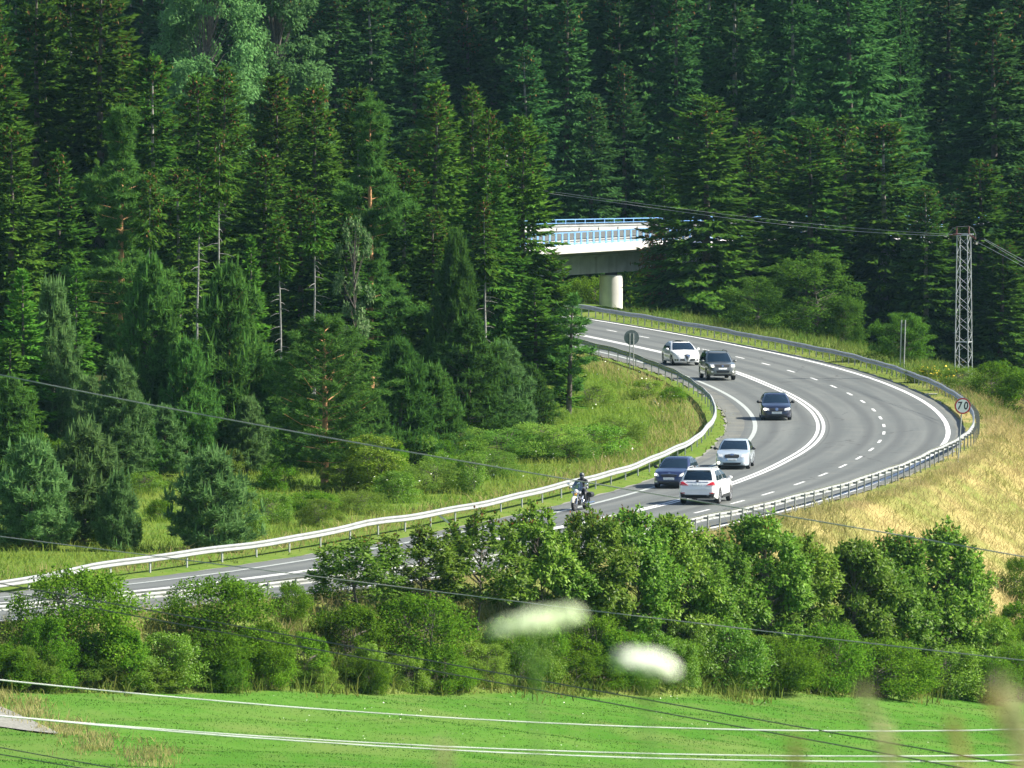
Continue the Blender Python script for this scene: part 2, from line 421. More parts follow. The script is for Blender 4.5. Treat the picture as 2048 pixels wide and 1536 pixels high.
# ================================================================== ground
def graded(lo, hi, flo, fhi, step, grow=1.25):
    a = list(np.arange(flo, fhi + step, step)); st = step
    while a[-1] < hi: st *= grow; a.append(a[-1] + st)
    st = step
    while a[0] > lo: st *= grow; a.insert(0, a[0] - st)
    return np.array(a)
gx = graded(-2500, 2500, -46, 50, 0.8); gy = graded(-400, 3500, 372, 740, 1.0)
GX, GY = np.meshgrid(gx, gy); GZ = terrain(GX, GY)
nx, ny = len(gx), len(gy)
idx = np.arange(nx * ny).reshape(ny, nx)
gF = np.stack([idx[:-1, :-1], idx[:-1, 1:], idx[1:, 1:], idx[1:, :-1]], -1).reshape(-1, 4)
gd, gs = sd(np.stack([GX.ravel(), GY.ravel()], 1))
far_w = smooth01(GY.ravel(), 600, 640)
zm_ = ZM(GX.ravel())
dry = np.where(gd > 0, 0.45, np.where(gd > -11, .12, 0.08))
dry = np.where((gd > 4) & (gd < 40), .3 + .65 * smooth01(GX.ravel() + (8.5 - gd) * 2.0, 4, 14), dry)
meadow = smooth01(gd - (6.4 - 1.45 * zm_) + lumps(GX.ravel(), GY.ravel(), 2.1) * .8, 0.0, 1.2) * (GY.ravel() < 520)
meadow = np.where((GY.ravel() < 330), 1.0, meadow)
dry = dry * (1 - meadow) * (1 - .75 * smooth01(GY.ravel(), 570, 610) * (gd > 0))
forest = np.where(gd < 0, smooth01(GY.ravel(), 522, 545) * smooth01(-GX.ravel(), -4, 2), smooth01(gd, 16, 22) * far_w)
gm, n, l, out = mat_new('ground_soil_and_turf')
b = n.new('ShaderNodeBsdfDiffuse'); at_ = n.new('ShaderNodeAttribute'); at_.attribute_name = 'cover'
sp = n.new('ShaderNodeSeparateColor'); l.new(at_.outputs['Color'], sp.inputs[0])
tc = n.new('ShaderNodeTexCoord')
def noise(scale, detail=4):
    q = n.new('ShaderNodeTexNoise'); q.inputs['Scale'].default_value = scale; q.inputs['Detail'].default_value = detail
    l.new(tc.outputs['Object'], q.inputs['Vector']); return q
def mixc(a, bb, f):
    q = n.new('ShaderNodeMix'); q.data_type = 'RGBA'
    for nm, vv in (('A', a), ('B', bb)):
        if isinstance(vv, tuple): q.inputs[nm].default_value = (*vv, 1)
        else: l.new(vv, q.inputs[nm])
    l.new(f, q.inputs['Factor']); return q.outputs['Result']
def rng_(v, a, bb):
    q = n.new('ShaderNodeMapRange'); q.inputs['From Min'].default_value = a; q.inputs['From Max'].default_value = bb
    l.new(v, q.inputs['Value']); return q.outputs[0]
def math2(a, bb):
    q = n.new('ShaderNodeMath'); q.operation = 'MULTIPLY'; l.new(rng_(a, .48, .75), q.inputs[0]); l.new(rng_(bb, .35, .7), q.inputs[1]); return q.outputs[0]
nA, nB, nC = noise(0.18), noise(1.7), noise(9.0)
green = mixc((0.068, 0.145, 0.02), (0.115, 0.17, 0.034), rng_(nB.outputs['Fac'], 0.35, 0.65))
straw = mixc((0.34, 0.28, 0.12), (0.17, 0.20, 0.055), rng_(nA.outputs['Fac'], 0.40, 0.62))
turf = mixc((0.064, 0.165, 0.022), (0.086, 0.185, 0.032), rng_(nB.outputs['Fac'], 0.35, 0.65))
nD = noise(0.05, 3)
turf = mixc(turf, (0.055, 0.150, 0.02), rng_(nD.outputs['Fac'], 0.45, 0.6))
nE = noise(0.6, 5)
turf = mixc(turf, (0.125, 0.165, 0.05), math2(nE.outputs['Fac'], nD.outputs['Fac']))
turf = mixc(turf, (0.115, 0.180, 0.045), rng_(nA.outputs['Fac'], 0.5, 0.75))
soil = mixc((0.035, 0.04, 0.018), (0.05, 0.07, 0.02), rng_(nC.outputs['Fac'], 0.4, 0.6))
c = mixc(green, straw, sp.outputs[0]); c = mixc(c, soil, sp.outputs[1]); c = mixc(c, turf, sp.outputs[2])
l.new(c, b.inputs[0]); l.new(b.outputs[0], out.inputs[0])
me = np_mesh('ground', np.stack([GX, GY, GZ], -1), gF, gm, smooth=True)
ca = me.color_attributes.new('cover', 'FLOAT_COLOR', 'POINT')
ca.data.foreach_set('color', np.stack([dry, forest, meadow, np.ones_like(dry)], 1).astype(np.float32).ravel())
tag(link('ground', me), kind='structure')

# ================================================================== road
S0, S1 = 4.0, 344.0
def strip_mesh(name, s0, s1, fa, fb, z, mat, step=2.0, nv=1):
    k = max(2, int(math.ceil((s1 - s0) / step)) + 1); V = []; F = []; UV = []
    for s in np.linspace(s0, s1, k):
        p, t, nn = cl(s); a, bb = fa(s), fb(s)
        for j in range(nv + 1):
            o = a + (bb - a) * j / nv
            q = p + nn * o; V.append((q[0], q[1], z)); UV.append((s, o))
    m_ = nv + 1
    for i in range(k - 1):
        for j in range(nv): F.append((i * m_ + j, (i + 1) * m_ + j, (i + 1) * m_ + j + 1, i * m_ + j + 1))
    me = np_mesh(name, V, np.array(F), mat)
    uv = me.uv_layers.new(name='UVMap'); UV = np.array(UV, np.float32)
    uv.data.foreach_set('uv', UV[np.array(F).ravel()].ravel())
    return me
am, n, l, out = mat_new('asphalt')
b = n.new('ShaderNodeBsdfPrincipled'); uvn = n.new('ShaderNodeUVMap'); sx = n.new('ShaderNodeSeparateXYZ')
l.new(uvn.outputs[0], sx.inputs[0]); tc = n.new('ShaderNodeTexCoord')
nB, nC = noise(0.5, 6), noise(14, 3)
st = n.new('ShaderNodeTexNoise'); st.inputs['Scale'].default_value = 1.0; st.inputs['Detail'].default_value = 6
cv = n.new('ShaderNodeCombineXYZ'); q1 = n.new('ShaderNodeMath'); q1.operation = 'MULTIPLY'; q1.inputs[1].default_value = 0.035
q2 = n.new('ShaderNodeMath'); q2.operation = 'MULTIPLY'; q2.inputs[1].default_value = 1.1
l.new(sx.outputs[0], q1.inputs[0]); l.new(sx.outputs[1], q2.inputs[0]); l.new(q1.outputs[0], cv.inputs[0]); l.new(q2.outputs[0], cv.inputs[1])
l.new(cv.outputs[0], st.inputs['Vector'])
c = mixc((0.108, 0.120, 0.119), (0.150, 0.162, 0.156), rng_(st.outputs['Fac'], 0.34, 0.66))
c = mixc(c, (0.178, 0.185, 0.170), rng_(nB.outputs['Fac'], 0.55, 0.95))
def math_(op, a, bb=None):
    q = n.new('ShaderNodeMath'); q.operation = op
    for i_, v_ in enumerate((a, bb)):
        if v_ is None: continue
        if isinstance(v_, (int, float)): q.inputs[i_].default_value = v_
        else: l.new(v_, q.inputs[i_])
    return q.outputs[0]
trk = math_('COSINE', math_('MULTIPLY', math_('ADD', sx.outputs[1], -0.95), 2 * math.pi / 1.76))          # wheel tracks in every lane
c = mixc(c, (0.086, 0.094, 0.095), math_('MULTIPLY', rng_(trk, 0.1, 1.0), math_('MULTIPLY', rng_(st.outputs['Fac'], 0.2, 0.6), 0.85)))
vor = n.new('ShaderNodeTexVoronoi'); vor.feature = 'DISTANCE_TO_EDGE'; vor.inputs['Scale'].default_value = 0.12; vor.inputs['Randomness'].default_value = 1
wp_ = n.new('ShaderNodeVectorMath'); wp_.operation = 'ADD'; l.new(tc.outputs['Object'], wp_.inputs[0]); l.new(nB.outputs['Color'], wp_.inputs[1]); l.new(wp_.outputs[0], vor.inputs['Vector'])
crk = math_('MULTIPLY', math_('LESS_THAN', vor.outputs['Distance'], 0.006), math_('GREATER_THAN', nB.outputs['Fac'], 0.47))
c = mixc(c, (0.07, 0.072, 0.07), math_('MULTIPLY', crk, 0.7))
seam = math_('LESS_THAN', math_('ABSOLUTE', math_('ADD', sx.outputs[1], 3.05)), 0.035)
c = mixc(c, (0.075, 0.078, 0.076), math_('MULTIPLY', seam, 0.7))
shoulder = math_('MAXIMUM', math_('GREATER_THAN', sx.outputs[1], 3.95), math_('LESS_THAN', sx.outputs[1], -7.75))
c = mixc(c, (0.185, 0.185, 0.158), math_('MULTIPLY', shoulder, rng_(nB.outputs['Fac'], 0.3, 0.75)))
fine = n.new('ShaderNodeMix'); fine.data_type = 'RGBA'; fine.blend_type = 'MULTIPLY'; fine.inputs['Factor'].default_value = 0.35
l.new(c, fine.inputs['A']); l.new(rng_(nC.outputs['Fac'], 0.2, 0.6), fine.inputs['B'])
l.new(fine.outputs['Result'], b.inputs['Base Color']); b.inputs['Roughness'].default_value = 0.85; b.inputs['Specular IOR Level'].default_value = 0.25
l.new(b.outputs[0], out.inputs[0])
road = tag(link('road', strip_mesh('road', S0, S1, PAVE_IN, PAVE_OUT, 0.0, am, nv=6)), kind='structure')
# ragged edge of the shoulder: a crumbling gravel lip
for fn, sg in ((PAVE_IN, -1), (PAVE_OUT, 1)):
    V, F = [], []; prev = None
    link('gravel_edge', strip_mesh('gravel_edge', S0, S1, (lambda s, f=fn, g=sg: f(s) - g * 0.02), (lambda s, f=fn, g=sg: f(s) + g * (0.12 + 0.14 * math.sin(s * 1.3) * math.sin(s * 0.37))), -0.012, M['gravel'], step=0.8), road)
W2 = 0.09
for o0 in (-0.155, 0.155):
    link('centre_line', strip_mesh('centre_line', S0, S1, lambda s: OFF_DBL(s) + o0 - W2, lambda s: OFF_DBL(s) + o0 + W2, 0.004, M['line']), road)
link('edge_line', strip_mesh('edge_line', S0, S1, lambda s: OFF_EDGE(s) - 0.13, lambda s: OFF_EDGE(s) + 0.13, 0.004, M['line']), road)
link('edge_line', strip_mesh('edge_line', S0, S1, lambda s: OFF_INN(s) - 0.12, lambda s: OFF_INN(s) + 0.12, 0.004, M['old_line']), road)
dash_s = [20.5, 30.5, 40.0, 49.3, 59.4, 69.3, 79.6, 90.7, 100.0, 109.9, 120.2, 129.9, 139.2, 148.3, 158.2, 167.1, 175.5, 183.4, 192.1, 200.2, 208.3, 216.1, 224.0, 231.9, 240.8, 248.1, 255.7, 263.2, 271, 279, 287, 295, 303, 311, 319, 327, 335]
for s in dash_s:
    link('lane_dash', strip_mesh('lane_dash', s - 1.5, s + 1.5, lambda q: -0.075, lambda q: 0.075, 0.004, M['line'], 1.0), road)

# ================================================================== guard rails
WP = [(0.0, .755), (.035, .745), (.082, .705), (.082, .665), (.02, .61), (.02, .58), (.082, .525), (.082, .485), (.035, .452), (0.0, .44)]
WPROF = WP + [(a - .006, h) for a, h in reversed(WP)]
Z_ = Vector((0, 0, 1))
def guardrail(name, off, toward, s0, s1, step, label, mat, matp, dz, spacer):
    root = empty(name, (0, 0, 0))
    tag(root, label, 'guard rail', 'steel guard rails along the curve')
    pm = MB().box((0, 0, 0.30), (0.10, 0.055, 0.86)).mesh('post', matp)
    am_ = MB().box((0, 0.10, 0.0), (0.06, 0.2, 0.10)).mesh('spacer_arm', matp)
    s = s0
    while s < s1:
        e = min(s + 4.0, s1)
        fr = []
        for q in np.linspace(s, e + 0.02, 4):
            p, t, nn = cl(q); P = p + nn * off(q)
            fr.append((Vector((P[0], P[1], dz(q))), Vector((nn[0] * toward, nn[1] * toward, 0)), Z_))
        MB().sweep(fr, WPROF).build('rail_beam', mat, root, 25)
        s = e
    s = s0 + 0.7
    while s < s1:
        p, t, nn = cl(s); back = 0.26 if spacer else 0.06
        P = p + nn * (off(s) - toward * back)
        ang = math.atan2(t[1], t[0])
        o = link('post', pm, root, (P[0], P[1], dz(s) - 0.02 + random.uniform(-.02, .02))); o.rotation_euler = (random.uniform(-.02, .02), random.uniform(-.02, .02), ang)
        if spacer:
            a = link('spacer_arm', am_, root, (P[0], P[1], dz(s) + 0.60))
            a.rotation_euler = (0, 0, ang + (math.pi if toward < 0 else 0))
        s += step
    return root
dz_in = lambda s: 0.03 * math.sin(s * .21) + 0.02 * math.sin(s * .57) + float(np.interp(s, [275, 281, 288, 306, 313, 322, 335], [0, .10, 0, 0, -.05, -.30, -.6]))
dz_out = lambda s: 0.02 * math.sin(s * .33) + 0.015 * math.sin(s * .8)
guardrail('guard_rail', OFF_IR, 1, 66.0, 336.0, 4.0, 'bright steel guard rail along the inner side of the bend, beside the motorcycle', M['zinc'], M['zinc'], dz_in, False)
guardrail('guard_rail', OFF_OR, -1, 14.0, 340.0, 2.0, 'long steel guard rail round the outer side of the bend with closely set dark posts', M['zinc'], M['zinc_dark'], dz_out, True)

# ================================================================== concrete bridge
bp = []
for px, D, yl in ((560, 700, 545), (850, 716, 528), (1090, 727, 515), (1290, 735, 503), (1600, 746, 496), (1900, 756, 494), (2350, 769, 492)):
    bp.append(at(px, yl - 5, D))
def resample(P, step):
    P = [np.array(p) for p in P]; L = np.concatenate([[0], np.cumsum([np.linalg.norm(P[i + 1] - P[i]) for i in range(len(P) - 1)])])
    q = np.arange(0, L[-1], step); return [np.array([np.interp(a, L, [p[k] for p in P]) for k in range(3)]) for a in q]
bpts = resample(bp, 2.0)
def bframe(i):
    p = bpts[i]; t = bpts[min(i + 1, len(bpts) - 1)] - bpts[max(i - 1, 0)]; t[2] = 0; t /= np.linalg.norm(t)
    return Vector(p), Vector((-t[1], t[0], 0)), Z_, Vector(t)
BF = [bframe(i) for i in range(len(bpts))]
bridge = empty('road_bridge', BF[0][0])
tag(bridge, 'pale concrete road bridge with blue railings crossing behind the bend', 'bridge')
boff = BF[0][0]
def bsweep(name, prof, mat):
    MB().sweep([(o - boff, a, u) for o, a, u, t in BF], prof).build(name, mat, bridge, 30)
XF = 0.075
bsweep('edge_beam', [(0, 0), (0, .36), (.42, .56), (.95, .58), (.95, 0)], M['conc_white'])
bsweep('deck', [(.30, -.02), (.96, -.02), (.96, .40), (9.75, .40 + 9 * XF), (9.75, -.30), (1.2, -.30)], am)
bsweep('girder_flange', [(1.55, -.46), (1.55, -.33), (9.2, -.32), (9.2, -.46)], M['conc'])
bsweep('girder', [(1.8, -1.70), (1.8, -.47), (8.8, -.47), (8.8, -1.70)], M['conc'])
bsweep('far_kerb', [(9.76, .3), (9.76, 1.30), (10.6, 1.38), (10.6, .3)], M['conc_white'])
bsweep('near_kerb_step', [(1.9, .44), (1.9, .62), (2.0, .62), (2.0, .44)], M['conc_white'])
for u0, zb in ((1.45, .50 - .28), (9.3, .42 + 9.3 * XF - .25)):
    MB().sweep([(o - boff + a * u0 + Z_ * zb, a, u) for o, a, u, t in BF], WPROF).build('barrier_beam', M['zinc'], bridge, 25)
    pmesh = MB().box((0, 0, .35), (.08, .06, .7)).mesh('barrier_post', M['zinc_dark'])
    for i in range(0, len(BF), 1):
        o, a, u, t = BF[i]; p = o - boff + a * (u0 + .1) + Z_ * (zb)
        q = link('barrier_post', pmesh, bridge, p); q.rotation_euler = (0, 0, math.atan2(t.y, t.x))
def railing(u0, z0, h, step, rails, wpost, name):
    pmesh = MB().box((0, 0, h / 2), (wpost, .05, h)).mesh(name + '_post', M['blue'])
    pts = resample([np.array(o - boff + a * u0 + Z_ * z0) for o, a, u, t in BF], step)
    for i, p in enumerate(pts):
        t = pts[min(i + 1, len(pts) - 1)] - pts[max(i - 1, 0)]
        q = link(name + '_post', pmesh, bridge, Vector(p)); q.rotation_euler = (0, 0, math.atan2(t[1], t[0]))
    for hz, th in rails:
        MB().sweep([(o - boff + a * u0 + Z_ * (z0 + hz), a, u) for o, a, u, t in BF], [(-.03, 0), (-.03, th), (.03, th), (.03, 0)]).build(name + '_rail', M['blue'], bridge)
railing(.5, .56, .95, .68, ((.08, .06), (.90, .07)), .17, 'railing')
railing(10.2, 1.36, .55, 1.0, ((.02, .05), (.27, .04), (.52, .06)), .05, 'far_railing')
for px, D in ((930, 722.6), (1222, 735.9), (1560, 747.8), (1900, 759), (640, 707)):
    c0 = at(px, 560, D); i = min(range(len(BF)), key=lambda k: (BF[k][0].xy - c0.xy).length)
    top = BF[i][0].z - 1.70
    g = tz(c0.x, D) - 1.0
    c0.z = 0; c0 -= boff; zb = g - boff.z; zt = top - boff.z
    MB().lathe([(.87, zb), (.85, zt - .28), (.76, zt - .20)], (c0.x, c0.y, 0), n=28).build('pier', M['conc_white'], bridge, 40)
    MB().box((c0.x, c0.y, zt - .09), (.9, .8, .22)).build('bearing', M['blackp'], bridge)

# ================================================================== lattice mast
mp_ = U(1927, 757); mz = tz(mp_.x, mp_.y) - 0.3
D_m = mp_.y; mast_top = at(1936, 470, D_m).z
mast = empty('lattice_mast', (mp_.x, mp_.y, mz), R(-20))
tag(mast, 'grey steel lattice power mast with brown insulators behind the guard rail', 'power mast')
Hm = mast_top - mz
wb, wt = 0.43, 0.33
def corner(k, h):
    ww = wb + (wt - wb) * h / Hm; a, c_ = ((-1, -1), (1, -1), (1, 1), (-1, 1))[k % 4]; return Vector((a * ww, c_ * ww, h))
for k in range(4):
    MB().tube([corner(k, 0), corner(k, Hm)], 0.037, 4).build('leg', M['mast'], mast)
bays = 15
for k in range(4):
    for i in range(bays):
        h0, h1 = Hm * i / bays, Hm * (i + 1) / bays
        a, c_ = (k, k + 1) if (i + k) % 2 else (k + 1, k)
        MB().tube([corner(a, h0), corner(c_, h1)], 0.016, 4).build('brace', M['mast'], mast)
for h in (Hm * .28, Hm * .999):
    for k in range(4): MB().tube([corner(k, h), corner(k + 1, h)], 0.03, 4).build('ring_bar', M['mast'], mast)
MB().box((0, -.1, Hm + .04), (1.0, .10, .09)).build('crossarm', M['mast'], mast)
MB().box((0, .35, Hm + .04), (1.0, .08, .09)).build('crossarm', M['mast'], mast)
def insulator(p, d, L):
    m_ = MB(); d = Vector(d).normalized(); p = Vector(p); pts = [p + d * (L * i / 10) for i in range(11)]
    m_.tube(pts, [.035 if i % 2 else .065 for i in range(11)], 8)
    return m_.build('insulator', M['insul'], mast, 60)
insulator((-.42, -.1, Hm + .08), (0, 0, 1), .40); insulator((.36, -.1, Hm + .08), (0, 0, 1), .46)
insulator((-.1, -.2, Hm + .02), (-1, -.1, .02), .50); insulator((-.45, -.2, Hm + .02), (-1, -.1, -.05), .40); insulator((.45, -.15, Hm - .02), (1, -.5, -.45), .5)
arc = [(-1.0, -.12, Hm + .02), (-.72, -.1, Hm + .36), (-.42, -.1, Hm + .50), (0, -.1, Hm + .52), (.36, -.1, Hm + .55), (.66, -.2, Hm + .42), (.86, -.3, Hm + .05), (.88, -.35, Hm - .20)]
MB().tube(arc, 0.012, 5).build('jumper_wire', M['wire_grey'], mast)

# ================================================================== wires
def wire(pts, Dl, Dr, rad, mat, label, group, ext=1.6):
    """pts: picture points of a hanging wire; its ends lie at depths Dl and Dr"""
    xs = np.array([p[0] for p in pts], float); ys = np.array([p[1] for p in pts], float)
    cf = np.polyfit(xs, ys, min(3, len(pts) - 1) if len(pts) > 4 else 2)
    P = []
    for px in np.linspace(xs[0], xs[-1], 41):
        f = (px - xs[0]) / (xs[-1] - xs[0])
        P.append(at(px, np.polyval(cf, px), Dl + (Dr - Dl) * f))
    if ext > 0:
        a, b_ = P[0] - P[4], P[-1] - P[-5]
        P = [P[0] + a * k for k in (12, 8, 4, 2)] + P + [P[-1] + b_ * k for k in (2, 4, 8, 12)]
    o = MB().tube(P, rad, 6).build('overhead_wire', mat, None, 60)
    return tag(o, label, 'wire', group)
gw = 'overhead wires crossing the valley in front'
wire([(0, 752), (220, 791), (440, 835), (700, 882), (1000, 940), (1160, 965), (1400, 1000), (1700, 1051), (2048, 1115)], 118, 104, .0072, M['wire_grey'], 'thick grey cable running from the pines past the motorcycle to the dry slope', gw)
wire([(0, 1073.5), (239, 1102), (359, 1119), (634, 1154), (805, 1174), (976, 1196), (1181, 1222), (1482, 1256), (1717, 1284), (2048, 1321)], 150, 138, .0075, M['wire_grey'], 'thin grey wire crossing behind the larger white flower head', gw)
wire([(0, 1166), (253, 1213.6), (478, 1254.6), (700, 1292), (839, 1316), (1078, 1360), (1300, 1400), (1638, 1463), (2048, 1532)], 128, 112, .0075, M['wire_dark'], 'upper of the two dark wires slanting down over the bushes', gw)
wire([(0, 1181), (253, 1229), (478, 1270), (700, 1311), (942, 1357), (1300, 1420), (1638, 1483), (1912, 1534), (2048, 1559)], 128, 112, .0075, M['wire_dark'], 'lower of the two dark wires slanting down over the bushes', gw)
wire([(0, 1360.6), (273, 1386), (700, 1424), (942, 1437.5), (1248, 1453.5), (1600, 1460.5), (2048, 1459)], 112, 116, .0085, M['wire_light'], 'single bright wire crossing the meadow, highest of the bright ones', gw)
wire([(0, 1430.7), (239, 1453), (410, 1466), (700, 1482), (942, 1495.5), (1248, 1506), (1638, 1513), (2048, 1509.4)], 112, 116, .0085, M['wire_light'], 'upper of the close pair of bright wires low over the meadow', gw)
wire([(0, 1431.5), (239, 1455), (410, 1469), (600, 1482), (942, 1500.7), (1248, 1515.5), (1600, 1522.7), (2048, 1521)], 110, 114, .0085, M['wire_light'], 'lower of the close pair of bright wires low over the meadow', gw)
wire([(0, 1495), (80, 1509.5), (154, 1523), (300, 1549)], 120, 117, .007, M['wire_dark'], 'upper of two short dark wires over the meadow corner below the path', gw)
wire([(0, 1508.6), (45, 1516.5), (85, 1523), (300, 1560)], 120, 117, .007, M['wire_dark'], 'lower of two short dark wires over the meadow corner below the path', gw)
gm_ = 'wires strung from the lattice mast'
wire([(900, 362), (1073, 381.5), (1244, 409), (1480, 438.8), (1674, 459), (1896, 471.5)], 640, D_m - 1, .012, M['wire_mast'], 'lower wire strung from the lattice mast across the bridge', gm_, 0)
wire([(900, 357), (1073, 379), (1268, 405.6), (1500, 434.5), (1674, 452), (1905, 469)], 641, D_m - .6, .010, M['wire_mast'], 'upper wire strung from the lattice mast across the bridge', gm_, 0)
wire([(1968, 477), (2000, 495), (2048, 521), (2200, 600)], D_m - 1, D_m - 60, .012, M['wire_mast'], 'upper wire leaving the mast towards the picture edge', gm_, 0)
wire([(1968, 479.5), (2000, 499), (2048, 527), (2200, 612)], D_m - 1, D_m - 60, .011, M['wire_mast'], 'middle wire leaving the mast towards the picture edge', gm_, 0)
wire([(1948, 481), (1990, 502), (2048, 534), (2200, 622)], D_m - .5, D_m - 60, .010, M['wire_mast'], 'lowest wire leaving the mast towards the picture edge', gm_, 0)

# a second pole among the trees
pp = at(1012, 470, 640); pole = empty('power_pole', (pp.x, pp.y, tz(pp.x, pp.y)))
tag(pole, 'power pole with two crossarms half hidden behind the trees by the bridge', 'power pole')
hp = at(1012, 290, 640).z - tz(pp.x, pp.y)
MB().tube([(0, 0, 0), (0, 0, hp)], [.16, .10], 8).build('pole', M['pale_bark'], pole)
for hh, w_ in ((hp - .15, 1.9), (hp - 1.15, 1.7)):
    MB().box((-.5, -.14, hh), (w_, .10, .12)).build('crossarm', M['mast'], pole)

# ================================================================== signs
def disc(name, c, r, y0, y1, mat, parent, n=32):
    return MB().lathe([(r, y0), (r, y1)], c, 'y', n).build(name, mat, parent)
sp_ = U(1915, 926); sp_.z = tz(sp_.x, sp_.y)
ctr = at(1925.3, 812, sp_.y); Rr = 16.2 / FPX * sp_.y
sign = empty('speed_limit_sign', sp_)
tag(sign, 'round speed limit sign reading 70 on a thin post beside the bend', 'road sign')
dx = ctr.x - sp_.x; dzc = ctr.z - sp_.z
MB().tube([(0, .05, -.4), (dx * .98, .05, dzc + Rr * .6)], .032, 8).build('post', M['zinc'], sign, 60)
disc('backing_plate', (dx, 0, dzc), Rr, .0, .03, M['sign_back'], sign)
disc('red_ring', (dx, 0, dzc), Rr * .985, -.006, -.001, M['sign_red'], sign)
disc('white_face', (dx, 0, dzc), Rr * .82, -.012, -.007, M['sign_white'], sign)
for tx, ox in (('7', -.40), ('0', .38)):
    cu = bpy.data.curves.new('numeral', 'FONT'); cu.body = tx; cu.size = Rr * 1.32; cu.align_x = 'CENTER'; cu.align_y = 'CENTER'; cu.extrude = .002; cu.shear = .12; cu.offset = .012
    cu.materials.append(M['ink']); tmp = bpy.data.objects.new('numeral_curve', cu); COL.objects.link(tmp); bpy.context.view_layer.update()
    nm_ = bpy.data.meshes.new_from_object(tmp.evaluated_get(bpy.context.evaluated_depsgraph_get())); bpy.data.objects.remove(tmp); bpy.data.curves.remove(cu); nm_.materials.clear(); nm_.materials.append(M['ink'])
    o = link('numeral', nm_, sign)
    o.location = (dx + ox * Rr, -.016, dzc); o.rotation_euler = (R(90), 0, 0); o.scale = (.82, 1, 1)
sp2 = U(1263, 738); sp2.z = tz(sp2.x, sp2.y)
c2 = at(1263.5, 675, sp2.y); R2 = 15.2 / FPX * sp2.y
sb = empty('round_road_sign', sp2, R(4))
tag(sb, 'round road sign seen from its grey back on two thin posts by the inner rail', 'road sign')
hz = c2.z - sp2.z
disc('plate', (0, 0, hz), R2, .0, -.03, M['sign_back'], sb)
for dx in (-.115, .115): MB().tube([(dx, -.07, -.4), (dx, -.07, hz + R2 * .55)], .034, 8).build('post', M['zinc'], sb, 60)
for hh in (hz - .2, hz + .22): MB().box((0, -.045, hh), (.42, .03, .05)).build('clamp_bar', M['zinc_dark'], sb)
sp3 = U(1803, 737); sp3.z = tz(sp3.x, sp3.y)
tp = empty('bare_sign_posts', sp3)
tag(tp, 'pair of bare tall steel sign posts standing before a round green bush', 'sign posts')
ht = at(1806, 640, sp3.y).z - sp3.z
for dx in (-.10, .14): MB().tube([(dx, 0, -.4), (dx + .10, 0, ht)], .036, 8).build('post', M['zinc'], tp, 60)
for hh in (ht * .12, ht * .9): MB().tube([(-.05, 0, hh), (.2, 0, hh)], .02, 6).build('cross_bar', M['zinc_dark'], tp)
# white sheet of litter on the far verge and a leaning fallen post by the inner rail
o = MB().box((0, 0, .03), (.75, .3, .05)).build('pale_slab', M['conc_white']); p = U(1862, 789); o.location = (p.x, p.y, tz(p.x, p.y)); tag(o, 'small pale concrete slab lying on the outer verge', 'slab')
p = U(886, 1046); o = MB().box((0, 0, .2), (.09, .03, .75), Matrix.Rotation(R(-52), 3, 'Y')).build('fallen_post', M['conc_white']); o.location = (p.x, p.y, 0.02); tag(o, 'short white post leaning over in grass under the inner rail', 'post')
# gravel path in the meadow corner
pa = [ground_hit(-60, 1420), ground_hit(0, 1440), ground_hit(60, 1458), ground_hit(115, 1470)]
V, F = [], []
for i, (p, ww) in enumerate(zip(pa, (2.6, 2.3, 1.5, .25))):
    for k in range(5):
        yy = p[1] + ww * 1.8 * (1 - k / 2) ; V.append((p[0], yy, tz(p[0], yy) + .06))
for i in range(3):
    for k in range(4): F.append((i * 5 + k, i * 5 + k + 1, (i + 1) * 5 + k + 1, (i + 1) * 5 + k))
tag(link('path', np_mesh('path', V, np.array(F), M['gravel'])), kind='structure')

# ================================================================== air
hm, n, l, out = mat_new('haze_air')
pv = n.new('ShaderNodeVolumePrincipled'); pv.inputs['Density'].default_value = 0.000028; pv.inputs['Color'].default_value = (0.40, 0.72, 0.95, 1); pv.inputs['Anisotropy'].default_value = 0.25
l.new(pv.outputs[0], out.inputs['Volume'])
hz = MB().box((0, 470, 37), (900, 1100, 96)).build('haze', hm); tag(hz, kind='stuff')
# ================================================================== vehicles
def loft(sections, close_ends=True):
    n_ = len(sections[0]); m_ = MB(); vs = [p for s in sections for p in s]; fs = []
    for i in range(len(sections) - 1):
        for j in range(n_):
            k = (j + 1) % n_
            fs.append((i * n_ + j, (i + 1) * n_ + j, (i + 1) * n_ + k, i * n_ + k))
    fs += [tuple(range(n_)), tuple((len(sections) - 1) * n_ + j for j in range(n_))[::-1]]
    return m_.add(vs, fs)
def interp(x, tb): return float(np.interp(x, [a for a, _ in tb], [b for _, b in tb]))
def tyre_mesh(r, wd):
    h = wd / 2
    return MB().lathe([(r * .66, -h * .8), (r * .70, -h), (r * .94, -h), (r, -h * .75), (r, h * .75), (r * .94, h), (r * .70, h), (r * .66, h * .8)], (0, 0, 0), 'y', 24).mesh('tyre', M['rubber'], 40)
def rim_mesh(r, wd, mat):
    m_ = MB(); h = wd / 2
    m_.lathe([(r * .69, h * .45), (r * .69, h * .98), (r * .62, h * .98), (r * .60, h * .6)], (0, 0, 0), 'y', 24)
    m_.lathe([(r * .17, h * .5), (r * .17, h * .92), (r * .06, h * .96)], (0, 0, 0), 'y', 12)
    for k in range(5):
        a = 2 * math.pi * k / 5
        m_.box((math.cos(a) * r * .38, h * .80, math.sin(a) * r * .38), (r * .5, h * .22, r * .15), Matrix.Rotation(-a, 3, 'Y'))
    return m_.mesh('rim', mat, 40)
